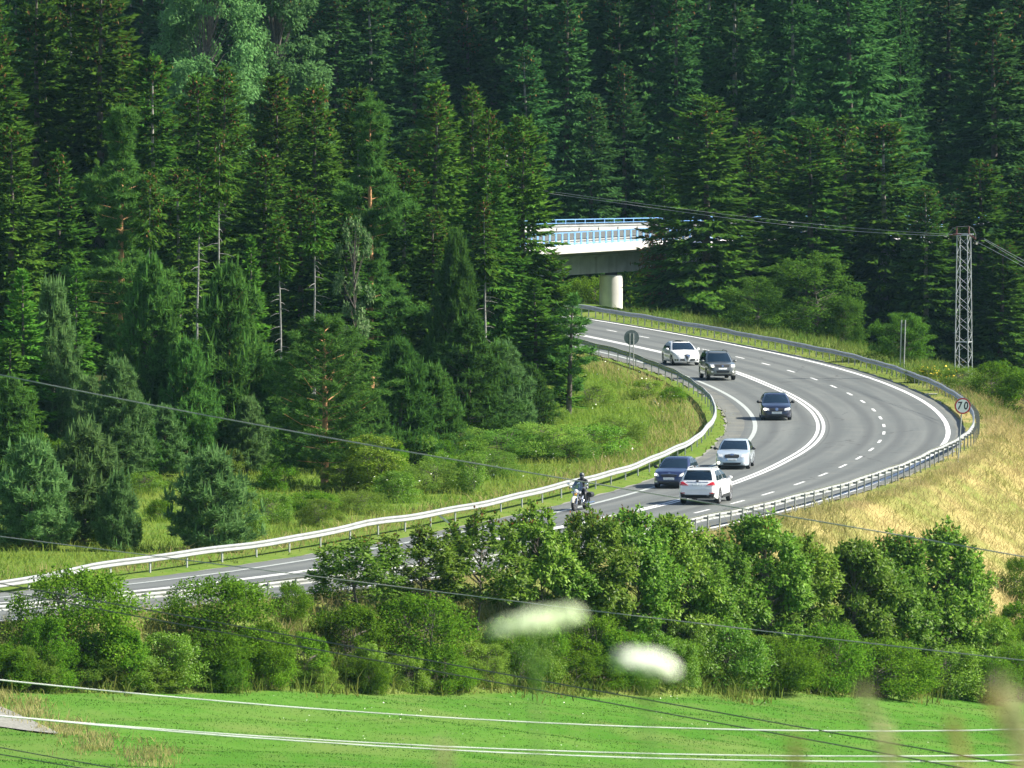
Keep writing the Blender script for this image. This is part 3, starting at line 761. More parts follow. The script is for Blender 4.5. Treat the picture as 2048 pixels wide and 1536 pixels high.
def car(name, label, P, pos, head, sp):
    """x forward from the rear bumper, y left, z up; pos = ground point of an axle centre given in sp['ref']"""
    L, W, H = sp['L'], sp['W'], sp['H']; ra, xr, xf = sp['r'], sp['xr'], sp['xf']
    hw = W / 2; zb = sp['zb']; belt = sp['belt']; paint_ = sp['paint']
    ang = math.atan2(head[1], head[0])
    refx = xf if sp['ref'] == 'front' else xr
    root = empty(name, (pos.x - math.cos(ang) * refx, pos.y - math.sin(ang) * refx, 0.004), ang)
    tag(root, label, 'car', 'cars driving round the bend')
    X = lambda *k: k
    ztop = sp['ztop']; plan = sp['plan']; low = sp['low']
    xs = set([0, .05, .14, .3, L - .3, L - .14, L - .05, L] + [a for a, _ in ztop])
    for c in (xr, xf):
        for k in range(-6, 7): xs.add(c + (ra + .06) * math.sin(math.pi / 2 * k / 6))
    xs = sorted(x for x in xs if 0 <= x <= L); xs = [x for i, x in enumerate(xs) if i == 0 or x - xs[i - 1] > .012]
    secs = []
    for x in xs:
        h = hw * interp(x, plan); zt = interp(x, ztop); z0 = interp(x, low)
        za = z0
        for c in (xr, xf):
            q = (ra + .06) ** 2 - (x - c) ** 2
            if q > 0: za = max(za, ra + math.sqrt(q))
        za = min(za, zt - .14); zmid = max(z0 + (zt - z0) * .42, za + .03)
        half = [(0, z0), (h * .66, z0), (h * .67, za), (h * .975, za), (h * .995, za + .03), (h, max(zmid, za + .05)), (h * .985, zt - .09), (h * .94, zt - .015), (h * .72, zt + .02), (0, zt + sp.get('crown', .045))]
        full = [(x, y, z) for y, z in half] + [(x, -y, z) for y, z in reversed(half[1:-1])]
        secs.append(full)
    bmb = loft(secs); bmb.build('body', paint_, root, 32); bvh = BVHTree.FromPolygons([Vector(v) for v in bmb.v], bmb.f)
    # cabin
    gh = sp['gh']                # (z, x rear, x front, half width) levels from belt to roof
    rows = []
    K = 9
    for z, a, c, wy in gh:
        ring = []
        for k in range(K):       # front edge, left to right
            u = 1 - 2 * k / (K - 1); ring.append((c - .16 * u * u * abs(u) ** .5, wy * .90 * u, z))
        ring.append((c - .34, -wy, z)); ring.append(((a + c) / 2, -wy * 1.0, z)); ring.append((a + .25, -wy * .985, z))
        for k in range(K):
            u = -1 + 2 * k / (K - 1); ring.append((a + .10 * u * u, wy * .90 * u, z))
        ring.append((a + .25, wy * .985, z)); ring.append(((a + c) / 2, wy, z)); ring.append((c - .34, wy, z))
        rows.append(ring)
    top = rows[-1]; z, a, c, wy = gh[-1]
    rows.append([(a + (c - a) * .5 + (p[0] - (a + c) / 2) * .9, p[1] * .88, z + .035) for p in top])
    rows.append([(a + (c - a) * .5 + (p[0] - (a + c) / 2) * .5, p[1] * .5, z + .055) for p in top])
    cab = loft(rows).build('cabin', paint_, root, 30)
    def lerp_gh(z):
        zs = [g[0] for g in gh]; return [float(np.interp(z, zs, [g[i] for g in gh])) for i in (1, 2, 3)]
    zlo, zhi = gh[0][0], gh[-1][0]
    def pane(nm, front, t0, t1, uw, mat, off=.014, parent=root):
        m_ = MB(); vs = []; N = 9; T = 5
        for i in range(T):
            t = t0 + (t1 - t0) * i / (T - 1); z = zlo + (zhi - zlo) * t; a, c, wy = lerp_gh(z)
            for k in range(N):
                u = (1 - 2 * k / (N - 1)) * uw
                x = c - .16 * u * u * abs(u) ** .5 + off if front else a + .10 * u * u - off
                vs.append((x, wy * .90 * u, z + off * .4))
        vs += [(p[0] + (-.01 if front else .01), p[1], p[2] - .006) for p in vs[:]]
        n2 = N * T; fs = []
        for i in range(T - 1):
            for k in range(N - 1):
                q = i * N + k; fs += [(q, q + 1, q + N + 1, q + N), (n2 + q, n2 + q + N, n2 + q + N + 1, n2 + q + 1)]
        rim_i = [k for k in range(N)] + [i * N + N - 1 for i in range(1, T)] + [(T - 1) * N + k for k in range(N - 2, -1, -1)] + [i * N for i in range(T - 2, 0, -1)]
        for i in range(len(rim_i)):
            p, q = rim_i[i], rim_i[(i + 1) % len(rim_i)]; fs.append((p, q, q + n2, p + n2))
        return m_.add(vs, fs).build(nm, mat, parent, 40)
    pane('windscreen', True, .06, .93, .97, M['glass'])
    pane('rear_window', False, sp.get('rw0', .10), .88, .90, M['glass'])
    for sgn in (1, -1):
        for (f0, f1) in sp['wins']:
            vs = []
            for t in (.10, .50, .90):
                z = zlo + (zhi - zlo) * t; a, c, wy = lerp_gh(z)
                x0, x1 = a + .20, c - .30
                for f in (f0, f1): vs.append((x0 + (x1 - x0) * f, sgn * (wy * 1.0 + .014), z))
            vs += [(p[0], p[1] - sgn * .02, p[2]) for p in vs[:]]
            MB().add(vs, [(0, 1, 3, 2), (2, 3, 5, 4), (6, 8, 9, 7), (8, 10, 11, 9), (0, 6, 7, 1), (4, 5, 11, 10), (0, 2, 8, 6), (2, 4, 10, 8), (1, 7, 9, 3), (3, 9, 11, 5)]).build('side_window', M['glass'], root)
    for sgn in (1, -1):          # door mirrors
        a, c, wy = lerp_gh(zlo + .1)
        m_ = MB(); m_.ball((c - .42, sgn * (hw + .10), zlo + .08), (.07, .115, .085), 10, 7); m_.tube([(c - .40, sgn * (wy * .98), zlo + .02), (c - .41, sgn * (hw + .04), zlo + .05)], .03, 6)
        m_.build('door_mirror', sp.get('mirror', paint_), root, 60)
    tm, rm = tyre_mesh(ra, .21), rim_mesh(ra, .21, sp.get('rim', M['rim']))
    for xc in (xr, xf):
        for sgn in (1, -1):
            wh = empty('wheel', (xc, sgn * (hw - .125), ra), 0 if sgn > 0 else math.pi); wh.parent = root
            link('tyre', tm, wh); link('rim', rm, wh)
    fx = lambda y, z: L * 1.0
    def surf(y, z, rear):
        s_ = -1 if rear else 1
        for k in range(8):                               # step inwards at the rounded corners
            f = 1 - .02 * k
            h = bvh.ray_cast(Vector((L / 2 + s_ * L, y * f, z)), Vector((-s_, 0, 0)))
            if h[0] is not None: return h[0].x
        return L * .97 if not rear else L * .03
    def front_x(y, z): return surf(y, z, False)
    def rear_x(y, z): return surf(y, z, True)
    def patch(nm, poly, mat, rear=False, th=.025, parent=root):
        """a shaped part set into the nose or tail: poly of (y, z), follows the bodywork"""
        sg = -1 if rear else 1; th = th * .55
        poly = [(a[0] + (b_[0] - a[0]) * i / 3, a[1] + (b_[1] - a[1]) * i / 3) for a, b_ in zip(poly, list(poly[1:]) + [poly[0]]) for i in range(3)]
        cy = sum(p[0] for p in poly) / len(poly); cz = sum(p[1] for p in poly) / len(poly); k = len(poly); vs = []
        for f in (1, .66, .33):
            for y, z in poly:
                yy, zz = cy + (y - cy) * f, cz + (z - cz) * f
                vs.append((surf(yy, zz, rear) + sg * th, yy, zz))
        vs.append((surf(cy, cz, rear) + sg * th, cy, cz)); n0 = len(vs)
        fs = [(r * k + i, r * k + (i + 1) % k, (r + 1) * k + (i + 1) % k, (r + 1) * k + i) for r in range(2) for i in range(k)] + [(2 * k + i, 2 * k + (i + 1) % k, 3 * k) for i in range(k)]
        vs += [(v[0] - sg * .08, v[1], v[2]) for v in vs[:k]]
        fs += [(i, n0 + i, n0 + (i + 1) % k, (i + 1) % k) for i in range(k)]
        return MB().add(vs, fs).build(nm, mat, parent)
    sp['detail'](root, patch, dict(L=L, hw=hw, H=H, belt=belt, pane=pane, lerp=lerp_gh, zlo=zlo, zhi=zhi, gh=gh, fx=front_x, rx=rear_x))
    return root
def mir(poly): return [(-y, z) for y, z in poly]
def rect(y0, y1, z0, z1): return [(y0, z0), (y1, z0), (y1, z1), (y0, z1)]
def rnd(y0, y1, z0, z1, n=10):
    cy, cz, a, b_ = (y0 + y1) / 2, (z0 + z1) / 2, (y1 - y0) / 2, (z1 - z0) / 2
    return [(cy + a * math.copysign(abs(math.cos(t)) ** .6, math.cos(t)), cz + b_ * math.copysign(abs(math.sin(t)) ** .6, math.sin(t))) for t in [2 * math.pi * i / n + .3 for i in range(n)]]
def std_plan(L): return [(0, .80), (.05, .87), (.14, .93), (.5, .985), (1.2, 1), (L - 1.2, 1), (L - .6, .965), (L - .3, .90), (L - .14, .82), (L - .05, .72), (L, .60)]
def roof_rails(root, d, mat):
    z, a, c, wy = d['gh'][-1]
    for sgn in (1, -1):
        MB().tube([(a + .15, sgn * wy * .9, z + .02), (a + .3, sgn * wy * .9, z + .09), (c - .35, sgn * wy * .9, z + .09), (c - .15, sgn * wy * .9, z + .02)], .022, 6).build('roof_rail', mat, root)

# -- white hatchback, black roof, triangular grille
L = 4.35
def det(root, patch, d):
    patch('headlight', [(.50, .66), (.80, .70), (.82, .80), (.70, .86), (.56, .78)], M['lamp']); patch('headlight', mir([(.50, .66), (.80, .70), (.82, .80), (.70, .86), (.56, .78)]), M['lamp'])
    patch('grille', [(0, .27), (.11, .48), (.19, .70), (.0, .73), (-.19, .70), (-.11, .48)], M['blackp'], th=.04)
    patch('grille_bar', [(-.02, .32), (.03, .33), (.13, .68), (.07, .70)], M['chrome'], th=.06)
    patch('grille_bar', [(.05, .36), (.09, .42), (.17, .66), (.14, .68)], M['chrome'], th=.06)
    patch('badge', rnd(-.06, .06, .60, .70), M['chrome'], th=.065)
    for q in (1, -1):
        patch('air_intake', [(q * .15, .29), (q * .50, .33), (q * .46, .43), (q * .19, .43)], M['blackp'], th=.03)
        patch('fog_light', rnd(min(q * .58, q * .80), max(q * .58, q * .80), .30, .42), M['blackp'], th=.03)
        patch('lamp_bulb', rnd(min(q * .66, q * .74), max(q * .66, q * .74), .32, .40, 8), M['lamp'], th=.05)
    z, a, c, wy = d['gh'][-1]
    MB().add([(a + .15, -wy * .86, z + .03), (c - .12, -wy * .84, z + .035), (c - .02, 0, z + .055), (c - .12, wy * .84, z + .035), (a + .15, wy * .86, z + .03), (a + .1, 0, z + .07), (c - .6, 0, z + .078)], [(0, 1, 6), (1, 2, 6), (2, 3, 6), (3, 4, 6), (4, 5, 6), (5, 0, 6)]).build('roof_panel', M['glass'], root)
car('hatchback', 'white hatchback with black roof and triangular grille, rearmost of the oncoming cars', None, U(1369.5, 730.3), (.18, -.98),
    dict(L=L, W=1.80, H=1.46, r=.32, xr=.80, xf=3.43, zb=.2, belt=.93, paint=paint('white_paint', (.80, .81, .80)), ref='front',
         ztop=[(0, .80), (.12, .93), (.5, .98), (1.6, .96), (2.9, .93), (3.3, .93), (3.8, .85), (4.1, .77), (4.27, .66), (4.35, .50)], low=[(0, .40), (.3, .22), (3.9, .20), (4.25, .20), (4.35, .27)], plan=std_plan(L),
         gh=[(.90, .25, 3.35, .84), (1.12, .42, 2.95, .78), (1.30, .62, 2.55, .68), (1.40, .85, 2.25, .60)], wins=((.06, .47), (.51, .97)), detail=det))
# -- grey four wheel drive
L = 4.45
def det(root, patch, d):
    for q in (1, -1):
        hl = [(q * .50, .80), (q * .78, .82), (q * .82, .96), (q * .72, 1.00), (q * .53, .98)]
        patch('headlight', hl, M['lamp'], th=.03)
        patch('fog_light', rnd(min(q * .58, q * .72), max(q * .58, q * .72), .48, .60), M['lamp'], th=.03)
    patch('lit_bulb', rnd(-.70, -.56, .83, .91, 8), M['lit'], th=.05)
    patch('grille', [(-.40, .82), (.40, .82), (.45, .97), (-.45, .97)], M['blackp'])
    patch('badge', rnd(-.06, .06, .84, .95), M['chrome'], th=.05)
    patch('number_plate', rect(-.26, .26, .68, .78), M['plate'], th=.035)
    patch('air_intake', [(-.36, .48), (.36, .48), (.42, .62), (-.42, .62)], M['blackp'])
    patch('skid_plate', rect(-.55, .55, .28, .40), M['blackp'], th=.02)
    roof_rails(root, d, M['blackp'])
car('four_wheel_drive_car', 'grey four wheel drive car with roof rails following close before the white hatchback', None, U(1441, 760), (.13, -.99),
    dict(L=L, W=1.81, H=1.70, r=.35, xr=.84, xf=3.48, zb=.3, belt=1.06, paint=paint('grey_green_paint', (.16, .17, .16), .5, .3), ref='front',
         ztop=[(0, .95), (.12, 1.06), (.5, 1.10), (2.0, 1.08), (3.05, 1.07), (3.3, 1.07), (3.9, 1.02), (4.2, .98), (4.35, .84), (4.45, .62)], low=[(0, .48), (.3, .32), (4.0, .30), (4.3, .30), (4.45, .36)], plan=std_plan(L),
         gh=[(1.04, .10, 3.28, .83), (1.30, .18, 2.92, .78), (1.52, .26, 2.62, .70), (1.63, .36, 2.45, .64)], wins=((.04, .30), (.34, .64), (.68, .98)), detail=det))
# -- dark navy hatchback
L = 4.15
def det(root, patch, d):
    for q in (1, -1):
        patch('headlight', [(q * .42, .56), (q * .74, .58), (q * .78, .68), (q * .70, .73), (q * .44, .68)], M['lamp'], th=.03)
    patch('lit_bulb', rnd(-.74, -.56, .58, .69, 8), M['lit'], th=.05)
    patch('grille', rect(-.38, .38, .58, .69), M['blackp'])
    patch('badge', rnd(-.085, .085, .56, .72), M['chrome'], th=.045)
    patch('number_plate', rect(-.28, .28, .38, .50), M['plate'], th=.06)
    patch('air_intake', rect(-.6, .6, .20, .33), M['blackp'], th=.03)
    patch('bumper_strip', rect(-.76, .76, .50, .54), M['blackp'], th=.04)
car('hatchback', 'dark navy hatchback with round badge, alone in the middle of the bend', None, U(1552.5, 839.8), (.015, -1),
    dict(L=L, W=1.74, H=1.44, r=.31, xr=.80, xf=3.31, zb=.2, belt=.93, paint=paint('navy_paint', (.012, .018, .05), .3, .3), ref='front', mirror=M['blackp'],
         ztop=[(0, .80), (.12, .92), (.5, .95), (2.0, .93), (2.9, .92), (3.15, .92), (3.7, .84), (3.98, .76), (4.08, .62), (4.15, .46)], low=[(0, .36), (.3, .22), (3.8, .18), (4.05, .18), (4.15, .24)], plan=std_plan(L),
         gh=[(.90, .15, 3.10, .80), (1.12, .25, 2.72, .75), (1.30, .38, 2.36, .66), (1.39, .55, 2.15, .60)], wins=((.04, .28), (.32, .62), (.66, .98)), detail=det))
# -- silver blue liftback
L = 4.55
def det(root, patch, d):
    for q in (1, -1):
        patch('headlight', [(q * .46, .62), (q * .76, .62), (q * .80, .74), (q * .70, .80), (q * .50, .76)], M['lamp'], th=.03)
    patch('lit_fog_light', rnd(-.78, -.62, .28, .40, 8), M['lit'], th=.04)
    patch('fog_light', rnd(.58, .76, .30, .38, 8), M['lamp'], th=.03)
    patch('grille', [(-.33, .60), (.33, .60), (.39, .68), (.36, .76), (0, .80), (-.36, .76), (-.39, .68)], M['blackp'], th=.035)
    patch('grille_frame', [(-.10, .745), (0, .72), (.10, .745), (.12, .80), (0, .82), (-.12, .80)], M['chrome'], th=.055)
    patch('number_plate', rect(-.26, .26, .45, .56), M['plate'], th=.045)
    patch('plate_strip', rect(-.262, -.225, .452, .558), M['blue'], th=.05)
    patch('air_intake', [(-.42, .24), (.42, .24), (.48, .36), (-.48, .36)], M['blackp'], th=.035)
car('liftback', 'pale silver blue liftback with one lit fog lamp behind the blue hatchback', None, U(1466.5, 937.3), (-.10, -1),
    dict(L=L, W=1.77, H=1.46, r=.32, xr=.98, xf=3.56, zb=.2, belt=.95, paint=paint('silver_blue_paint', (.48, .56, .62), .35, .32), ref='front', mirror=M['blackp'],
         ztop=[(0, .86), (.12, .98), (.5, 1.0), (2.0, .95), (3.2, .94), (3.4, .94), (4.0, .86), (4.3, .80), (4.46, .66), (4.55, .48)], low=[(0, .38), (.3, .22), (4.1, .20), (4.42, .20), (4.55, .26)], plan=std_plan(L),
         gh=[(.92, .35, 3.36, .82), (1.14, .75, 3.0, .77), (1.32, 1.15, 2.62, .68), (1.41, 1.45, 2.40, .62)], wins=((.10, .46), (.50, .97)), detail=det))
# -- dark blue hatchback
L = 4.30
def det(root, patch, d):
    for q in (1, -1):
        patch('headlight', [(q * .50, .60), (q * .78, .62), (q * .80, .74), (q * .70, .80), (q * .54, .70)], M['lamp'], th=.03)
        patch('fog_light', rect(min(q * .58, q * .74), max(q * .58, q * .74), .30, .38), M['lamp'], th=.03)
        patch('lit_bulb', rnd(min(q * .64, q * .78), max(q * .64, q * .78), .63, .75, 8), M['lit'], th=.05)
    patch('grille', [(-.40, .66), (-.34, .58), (.34, .58), (.40, .66), (.38, .70), (0, .73), (-.38, .70)], M['blackp'], th=.035)
    patch('grille_frame', [(-.42, .70), (0, .725), (.42, .70), (.42, .72), (0, .75), (-.42, .72)], M['chrome'], th=.05)
    patch('badge', rnd(-.05, .05, .74, .80, 8), M['chrome'], th=.05)
    patch('number_plate', rect(-.27, .27, .44, .55), M['plate'], th=.05)
    patch('air_intake', rect(-.5, .5, .22, .36), M['blackp'], th=.035)
car('hatchback', 'dark blue hatchback with both headlamps lit, partly hidden by the white car', None, U(1344, 975.5), (-.20, -1),
    dict(L=L, W=1.72, H=1.46, r=.31, xr=.80, xf=3.40, zb=.2, belt=.95, paint=paint('blue_paint_dark', (.022, .035, .10), .4, .3), ref='front', mirror=M['blackp'],
         ztop=[(0, .84), (.12, .96), (.5, 1.0), (2.0, .95), (3.0, .94), (3.25, .94), (3.8, .86), (4.08, .80), (4.22, .66), (4.30, .48)], low=[(0, .38), (.3, .22), (3.9, .20), (4.2, .20), (4.30, .26)], plan=std_plan(L),
         gh=[(.92, .20, 3.20, .80), (1.14, .36, 2.82, .75), (1.32, .56, 2.46, .66), (1.41, .80, 2.25, .61)], wins=((.04, .28), (.32, .62), (.66, .98)), detail=det))
# -- white sport utility car driving away
L = 4.88
def rplan(L): return [(0, .74), (.05, .82), (.14, .90), (.3, .955), (.6, .99), (1.2, 1), (L - 1.2, 1), (L - .6, .965), (L - .3, .90), (L - .14, .82), (L - .05, .72), (L, .60)]
def det(root, patch, d):
    for q in (1, -1):
        patch('tail_light', [(q * .42, .93), (q * .84, .93), (q * .90, 1.04), (q * .88, 1.16), (q * .74, 1.14), (q * .50, 1.0)], M['redl'], True, .03)
        patch('tail_light_strip', [(q * .46, .95), (q * .84, .95), (q * .84, .965), (q * .46, .965)], M['lamp'], True, .045)
        patch('reflector', rect(min(q * .60, q * .80), max(q * .60, q * .80), .56, .60), M['redl'], True, .03)
        patch('exhaust_tip', rnd(min(q * .56, q * .70), max(q * .56, q * .70), .34, .42, 8), M['chrome'], True, .05)
    patch('number_plate', rect(-.26, .26, .93, 1.04), M['plate'], True, .035)
    patch('tailgate_trim', [(-.55, 1.10), (.55, 1.10), (.50, 1.13), (-.50, 1.13)], M['chrome'], True, .04)
    patch('badge', rnd(-.06, .06, 1.10, 1.21, 10), M['blackp'], True, .055)
    patch('lower_bumper', [(-.60, .33), (.60, .33), (.62, .50), (-.62, .50)], M['blackp'], True, .035)
    for q in (1, -1): patch('bumper_corner', [(q * .60, .33), (q * .80, .36), (q * .86, .60), (q * .60, .52)], M['blackp'], True, .04)
    patch('bumper_crease', [(-.60, .73), (.60, .73), (.62, .76), (-.62, .76)], paint_w, True, .035)
    m_ = MB(); z, a, c, wy = d['gh'][-1]
    m_.add([(a - .10, -wy * .9, z + .0), (a - .10, wy * .9, z + .0), (a + .30, wy * .9, z + .05), (a + .30, -wy * .9, z + .05), (a - .08, -wy * .9, z - .04), (a - .08, wy * .9, z - .04)], [(0, 1, 2, 3), (0, 4, 5, 1), (4, 3, 2, 5)]).build('roof_spoiler', paint_w, root)
    roof_rails(root, d, M['zinc'])
    for q in (1, -1):
        MB().box((2.45, q * (d['hw'] - .02), .36), (1.85, .06, .16)).build('sill_cladding', M['blackp'], root)
        m_ = MB()
        for k in range(2):
            MB().box((1.75 + k * 1.0, q * (d['hw'] + .0), .90), (.20, .03, .035)).build('door_handle', paint_w, root)
paint_w = paint('pearl_white_paint', (.80, .81, .82))
car('sport_utility_car', 'white sport utility car with red tail lamps driving away up the bend', None, U(1401.5, 1008), (.20, .98),
    dict(L=L, W=1.94, H=1.76, r=.38, xr=.98, xf=3.91, zb=.28, belt=1.12, paint=paint_w, ref='rear',
         ztop=[(0, .92), (.06, 1.05), (.14, 1.14), (.5, 1.17), (2.0, 1.12), (3.3, 1.10), (3.6, 1.10), (4.3, 1.02), (4.65, .94), (4.80, .78), (4.88, .58)], low=[(0, .46), (.2, .34), (.4, .28), (4.4, .26), (4.75, .28), (4.88, .34)], plan=rplan(L),
         gh=[(1.10, .10, 3.65, .89), (1.36, .26, 3.2, .83), (1.56, .42, 2.75, .74), (1.68, .58, 2.45, .66)], wins=((.03, .26), (.30, .62), (.66, .98)), rw0=.16, detail=det))

# ================================================================== motorcycle and rider
mpos = U(1149, 1022); mh = (-.34, -.94); mang = math.atan2(mh[1], mh[0])
FXM = 1.62
bike = empty('motorcycle', (mpos.x - math.cos(mang) * FXM, mpos.y - math.sin(mang) * FXM, 0.004), mang)
tag(bike, 'chrome and black touring motorcycle with clear screen and side bags', 'motorcycle')
for xc, r_, wd in ((0, .31, .17), (FXM, .33, .13)):
    wh = empty('wheel', (xc, 0, r_)); wh.parent = bike
    link('tyre', tyre_mesh(r_, wd), wh); link('rim', rim_mesh(r_, wd * 1.05, M['chrome']), wh)
def fender(cx, r_, wd, a0, a1, mat):
    fr = [(Vector((cx + math.cos(R(a)) * r_, 0, .32 + math.sin(R(a)) * r_)), Vector((0, 1, 0)), Vector((math.cos(R(a)), 0, math.sin(R(a))))) for a in np.linspace(a0, a1, 10)]
    MB().sweep(fr, [(-wd, -.05), (-wd, 0), (-wd * .5, .03), (wd * .5, .03), (wd, 0), (wd, -.05), (wd * .9, -.05), (-wd * .9, -.05)]).build('fender', mat, bike, 40)
ivory = paint('ivory_paint', (.70, .66, .52)); black = paint('black_paint', (.012, .013, .016))
fender(FXM, .36, .085, 15, 150, ivory); fender(0, .36, .10, 20, 170, black)
for q in (1, -1):
    MB().tube([(FXM, q * .10, .33), (FXM - .30, q * .10, 1.0)], [.035, .028], 8).build('fork', M['chrome'], bike, 60)
    MB().tube([(FXM - .34, 0, 1.04), (FXM - .40, q * .2, 1.10), (FXM - .50, q * .40, 1.08), (FXM - .62, q * .46, 1.06)], .018, 8).build('handlebar', M['chrome'], bike, 60)
    m_ = MB(); m_.ball((FXM - .42, q * .46, 1.27), (.03, .08, .055)); m_.tube([(FXM - .50, q * .40, 1.09), (FXM - .43, q * .45, 1.25)], .01, 5); m_.build('mirror', M['chrome'], bike, 60)
    m_ = MB(); m_.lathe([(.04, -.23), (.13, -.21), (.145, 0), (.13, .21), (.04, .23)], (.04, q * .25, .70), 'x', 12); m_.build('side_bag', M['blackp'], bike, 60)
    m_ = MB(); m_.tube([(.75, q * .2, .36), (.3, q * .24, .30), (-.45, q * .24, .32)], [.045, .055, .06], 8); m_.build('exhaust_pipe', M['chrome'], bike, 60)
    m_ = MB(); m_.ball((FXM - .24, q * .19, .86), (.06, .06, .06), 8, 6); m_.build('spot_lamp', M['lamp'], bike, 60)
m_ = MB(); m_.ball((FXM - .20, 0, .92), (.11, .11, .11), 12, 8); m_.build('headlamp', M['lamp'], bike, 60)
m_ = MB(); m_.ball((FXM - .14, 0, .79), (.04, .09, .05), 8, 6); m_.build('indicator_bar', plain('amber_lens', (.7, .35, .06), .2), bike, 60)
vs = []
for i, (x, z) in enumerate(((FXM - .22, 1.0), (FXM - .34, 1.22), (FXM - .46, 1.42))):
    for k in range(7):
        u = -1 + k / 3; ww = (.27, .26, .18)[i]; vs.append((x - .10 * u * u, u * ww, z - .03 * u * u))
vs += [(x - .008, y, z) for x, y, z in vs[:]]
fs = []
for i in range(2):
    for k in range(6): q = i * 7 + k; fs += [(q, q + 1, q + 8, q + 7), (21 + q, 21 + q + 7, 21 + q + 8, 21 + q + 1)]
gl, n, l, out = mat_new('clear_screen')
tr = n.new('ShaderNodeBsdfTransparent'); tr.inputs[0].default_value = (.55, .65, .75, 1); gls = n.new('ShaderNodeBsdfGlossy'); gls.inputs['Roughness'].default_value = .05
mxs = n.new('ShaderNodeMixShader'); mxs.inputs[0].default_value = .18; l.new(tr.outputs[0], mxs.inputs[1]); l.new(gls.outputs[0], mxs.inputs[2]); l.new(mxs.outputs[0], out.inputs[0])
MB().add(vs, fs).build('windscreen', gl, bike, 60)
m_ = MB(); m_.ball((1.0, 0, .84), (.34, .15, .13), 12, 8); m_.build('fuel_tank', black, bike, 60)
m_ = MB(); m_.ball((.48, 0, .74), (.34, .17, .09), 12, 8); m_.ball((.02, 0, .80), (.24, .15, .09), 12, 8); m_.build('seat', M['leather'], bike, 60)
m_ = MB(); m_.box((.78, 0, .40), (.55, .26, .26)); m_.tube([(.70, 0, .45), (.52, 0, .74)], .10, 10); m_.tube([(.84, 0, .45), (1.02, 0, .72)], .10, 10); m_.lathe([(.12, -.2), (.15, -.17), (.15, .17), (.12, .2)], (.68, 0, .38), 'y', 14); m_.build('engine', M['chrome'], bike, 40)
m_ = MB(); m_.tube([(1.28, 0, .95), (1.12, 0, .70), (1.10, 0, .28), (.3, 0, .26), (0, 0, .31)], .035, 8); m_.build('frame', M['blackp'], bike, 60)
for q in (1, -1): MB().box((.92, q * .30, .30), (.36, .12, .03)).build('foot_board', M['blackp'], bike)
# rider: one continuous skinned body
rider = empty('person', bike.location + Vector((0, 0, 0)), mang)
tag(rider, 'motorcycle rider in dark leathers, gloves and full dark helmet leaning back in the seat', 'person')
joints = dict(pelvis=(.42, 0, .92), belly=(.42, 0, 1.08), chest=(.47, 0, 1.30), neckb=(.50, 0, 1.44), neck=(.52, 0, 1.52), head=(.55, 0, 1.60))
rad = dict(pelvis=(.17, .14), belly=(.16, .12), chest=(.185, .13), neckb=(.12, .09), neck=(.06, .06), head=(.07, .07))
edges = [('pelvis', 'belly'), ('belly', 'chest'), ('chest', 'neckb'), ('neckb', 'neck'), ('neck', 'head')]
for nm, q in (('l', 1), ('r', -1)):
    for k, p, r_ in (('hip', (.44, q * .12, .90), .105), ('thigh', (.68, q * .22, .86), .095), ('knee', (.92, q * .27, .80), .07), ('calf', (.90, q * .28, .58), .065), ('ankle', (.86, q * .29, .40), .05), ('heel', (.84, q * .30, .36), .05), ('toe', (1.04, q * .31, .355), .042),
                     ('shoulder', (.50, q * .20, 1.40), .085), ('upper', (.60, q * .30, 1.28), .068), ('elbow', (.74, q * .36, 1.16), .055), ('fore', (.88, q * .39, 1.12), .048), ('wrist', (1.02, q * .42, 1.09), .036), ('palm', (1.08, q * .43, 1.085), .042)):
        joints[nm + k] = p; rad[nm + k] = (r_, r_)
    for a, b_ in (('hip', 'thigh'), ('thigh', 'knee'), ('knee', 'calf'), ('calf', 'ankle'), ('ankle', 'heel'), ('heel', 'toe'), ('shoulder', 'upper'), ('upper', 'elbow'), ('elbow', 'fore'), ('fore', 'wrist'), ('wrist', 'palm')):
        edges.append((nm + a, nm + b_))
    edges += [('pelvis', nm + 'hip'), ('neckb', nm + 'shoulder')]
    for f, (dy, ln) in enumerate(((-.035, .075), (-.012, .085), (.012, .08), (.034, .065))):     # fingers closed round the grip
        bx, by, bz = joints[nm + 'palm']
        for g, (ax, az, rr) in enumerate(((.035, .012, .0105), (.055, -.02, .0095), (.03, -.045, .0085))):
            kk = f'{nm}f{f}{g}'; joints[kk] = (bx + ax, by + dy, bz + az); rad[kk] = (rr, rr)
            edges.append(((nm + 'palm') if g == 0 else f'{nm}f{f}{g-1}', kk))
    for g, (ax, dy, az) in enumerate(((-.005, -q * .045, -.012), (.02, -q * .055, -.04))):
        kk = f'{nm}t{g}'; joints[kk] = (joints[nm + 'palm'][0] + ax, joints[nm + 'palm'][1] + dy, joints[nm + 'palm'][2] + az); rad[kk] = (.011, .011)
        edges.append(((nm + 'palm') if g == 0 else f'{nm}t{g-1}', kk))
names = list(joints); me = bpy.data.meshes.new('body')
me.from_pydata([joints[k] for k in names], [(names.index(a), names.index(b_)) for a, b_ in edges], [])
body = link('body', me, rider); me.materials.append(M['leather'])
sk = body.modifiers.new('skin', 'SKIN'); sk.use_smooth_shade = True
for v, k in zip(me.skin_vertices[0].data, names): v.radius = rad[k]
me.skin_vertices[0].data[0].use_root = True
ss_ = body.modifiers.new('smooth', 'SUBSURF'); ss_.levels = ss_.render_levels = 1
m_ = MB(); m_.ball((.565, 0, 1.64), (.145, .125, .15), 14, 10); m_.ball((.62, 0, 1.58), (.10, .095, .09), 12, 8); m_.build('helmet', M['helmet'], rider, 60)
m_ = MB(); m_.ball((.625, 0, 1.655), (.095, .105, .055), 12, 8); m_.build('visor', M['glass'], rider, 60)
m_ = MB(); m_.ball((.615, 0, 1.60), (.088, .07, .035), 10, 6); m_.build('face', M['skin'], rider, 60)
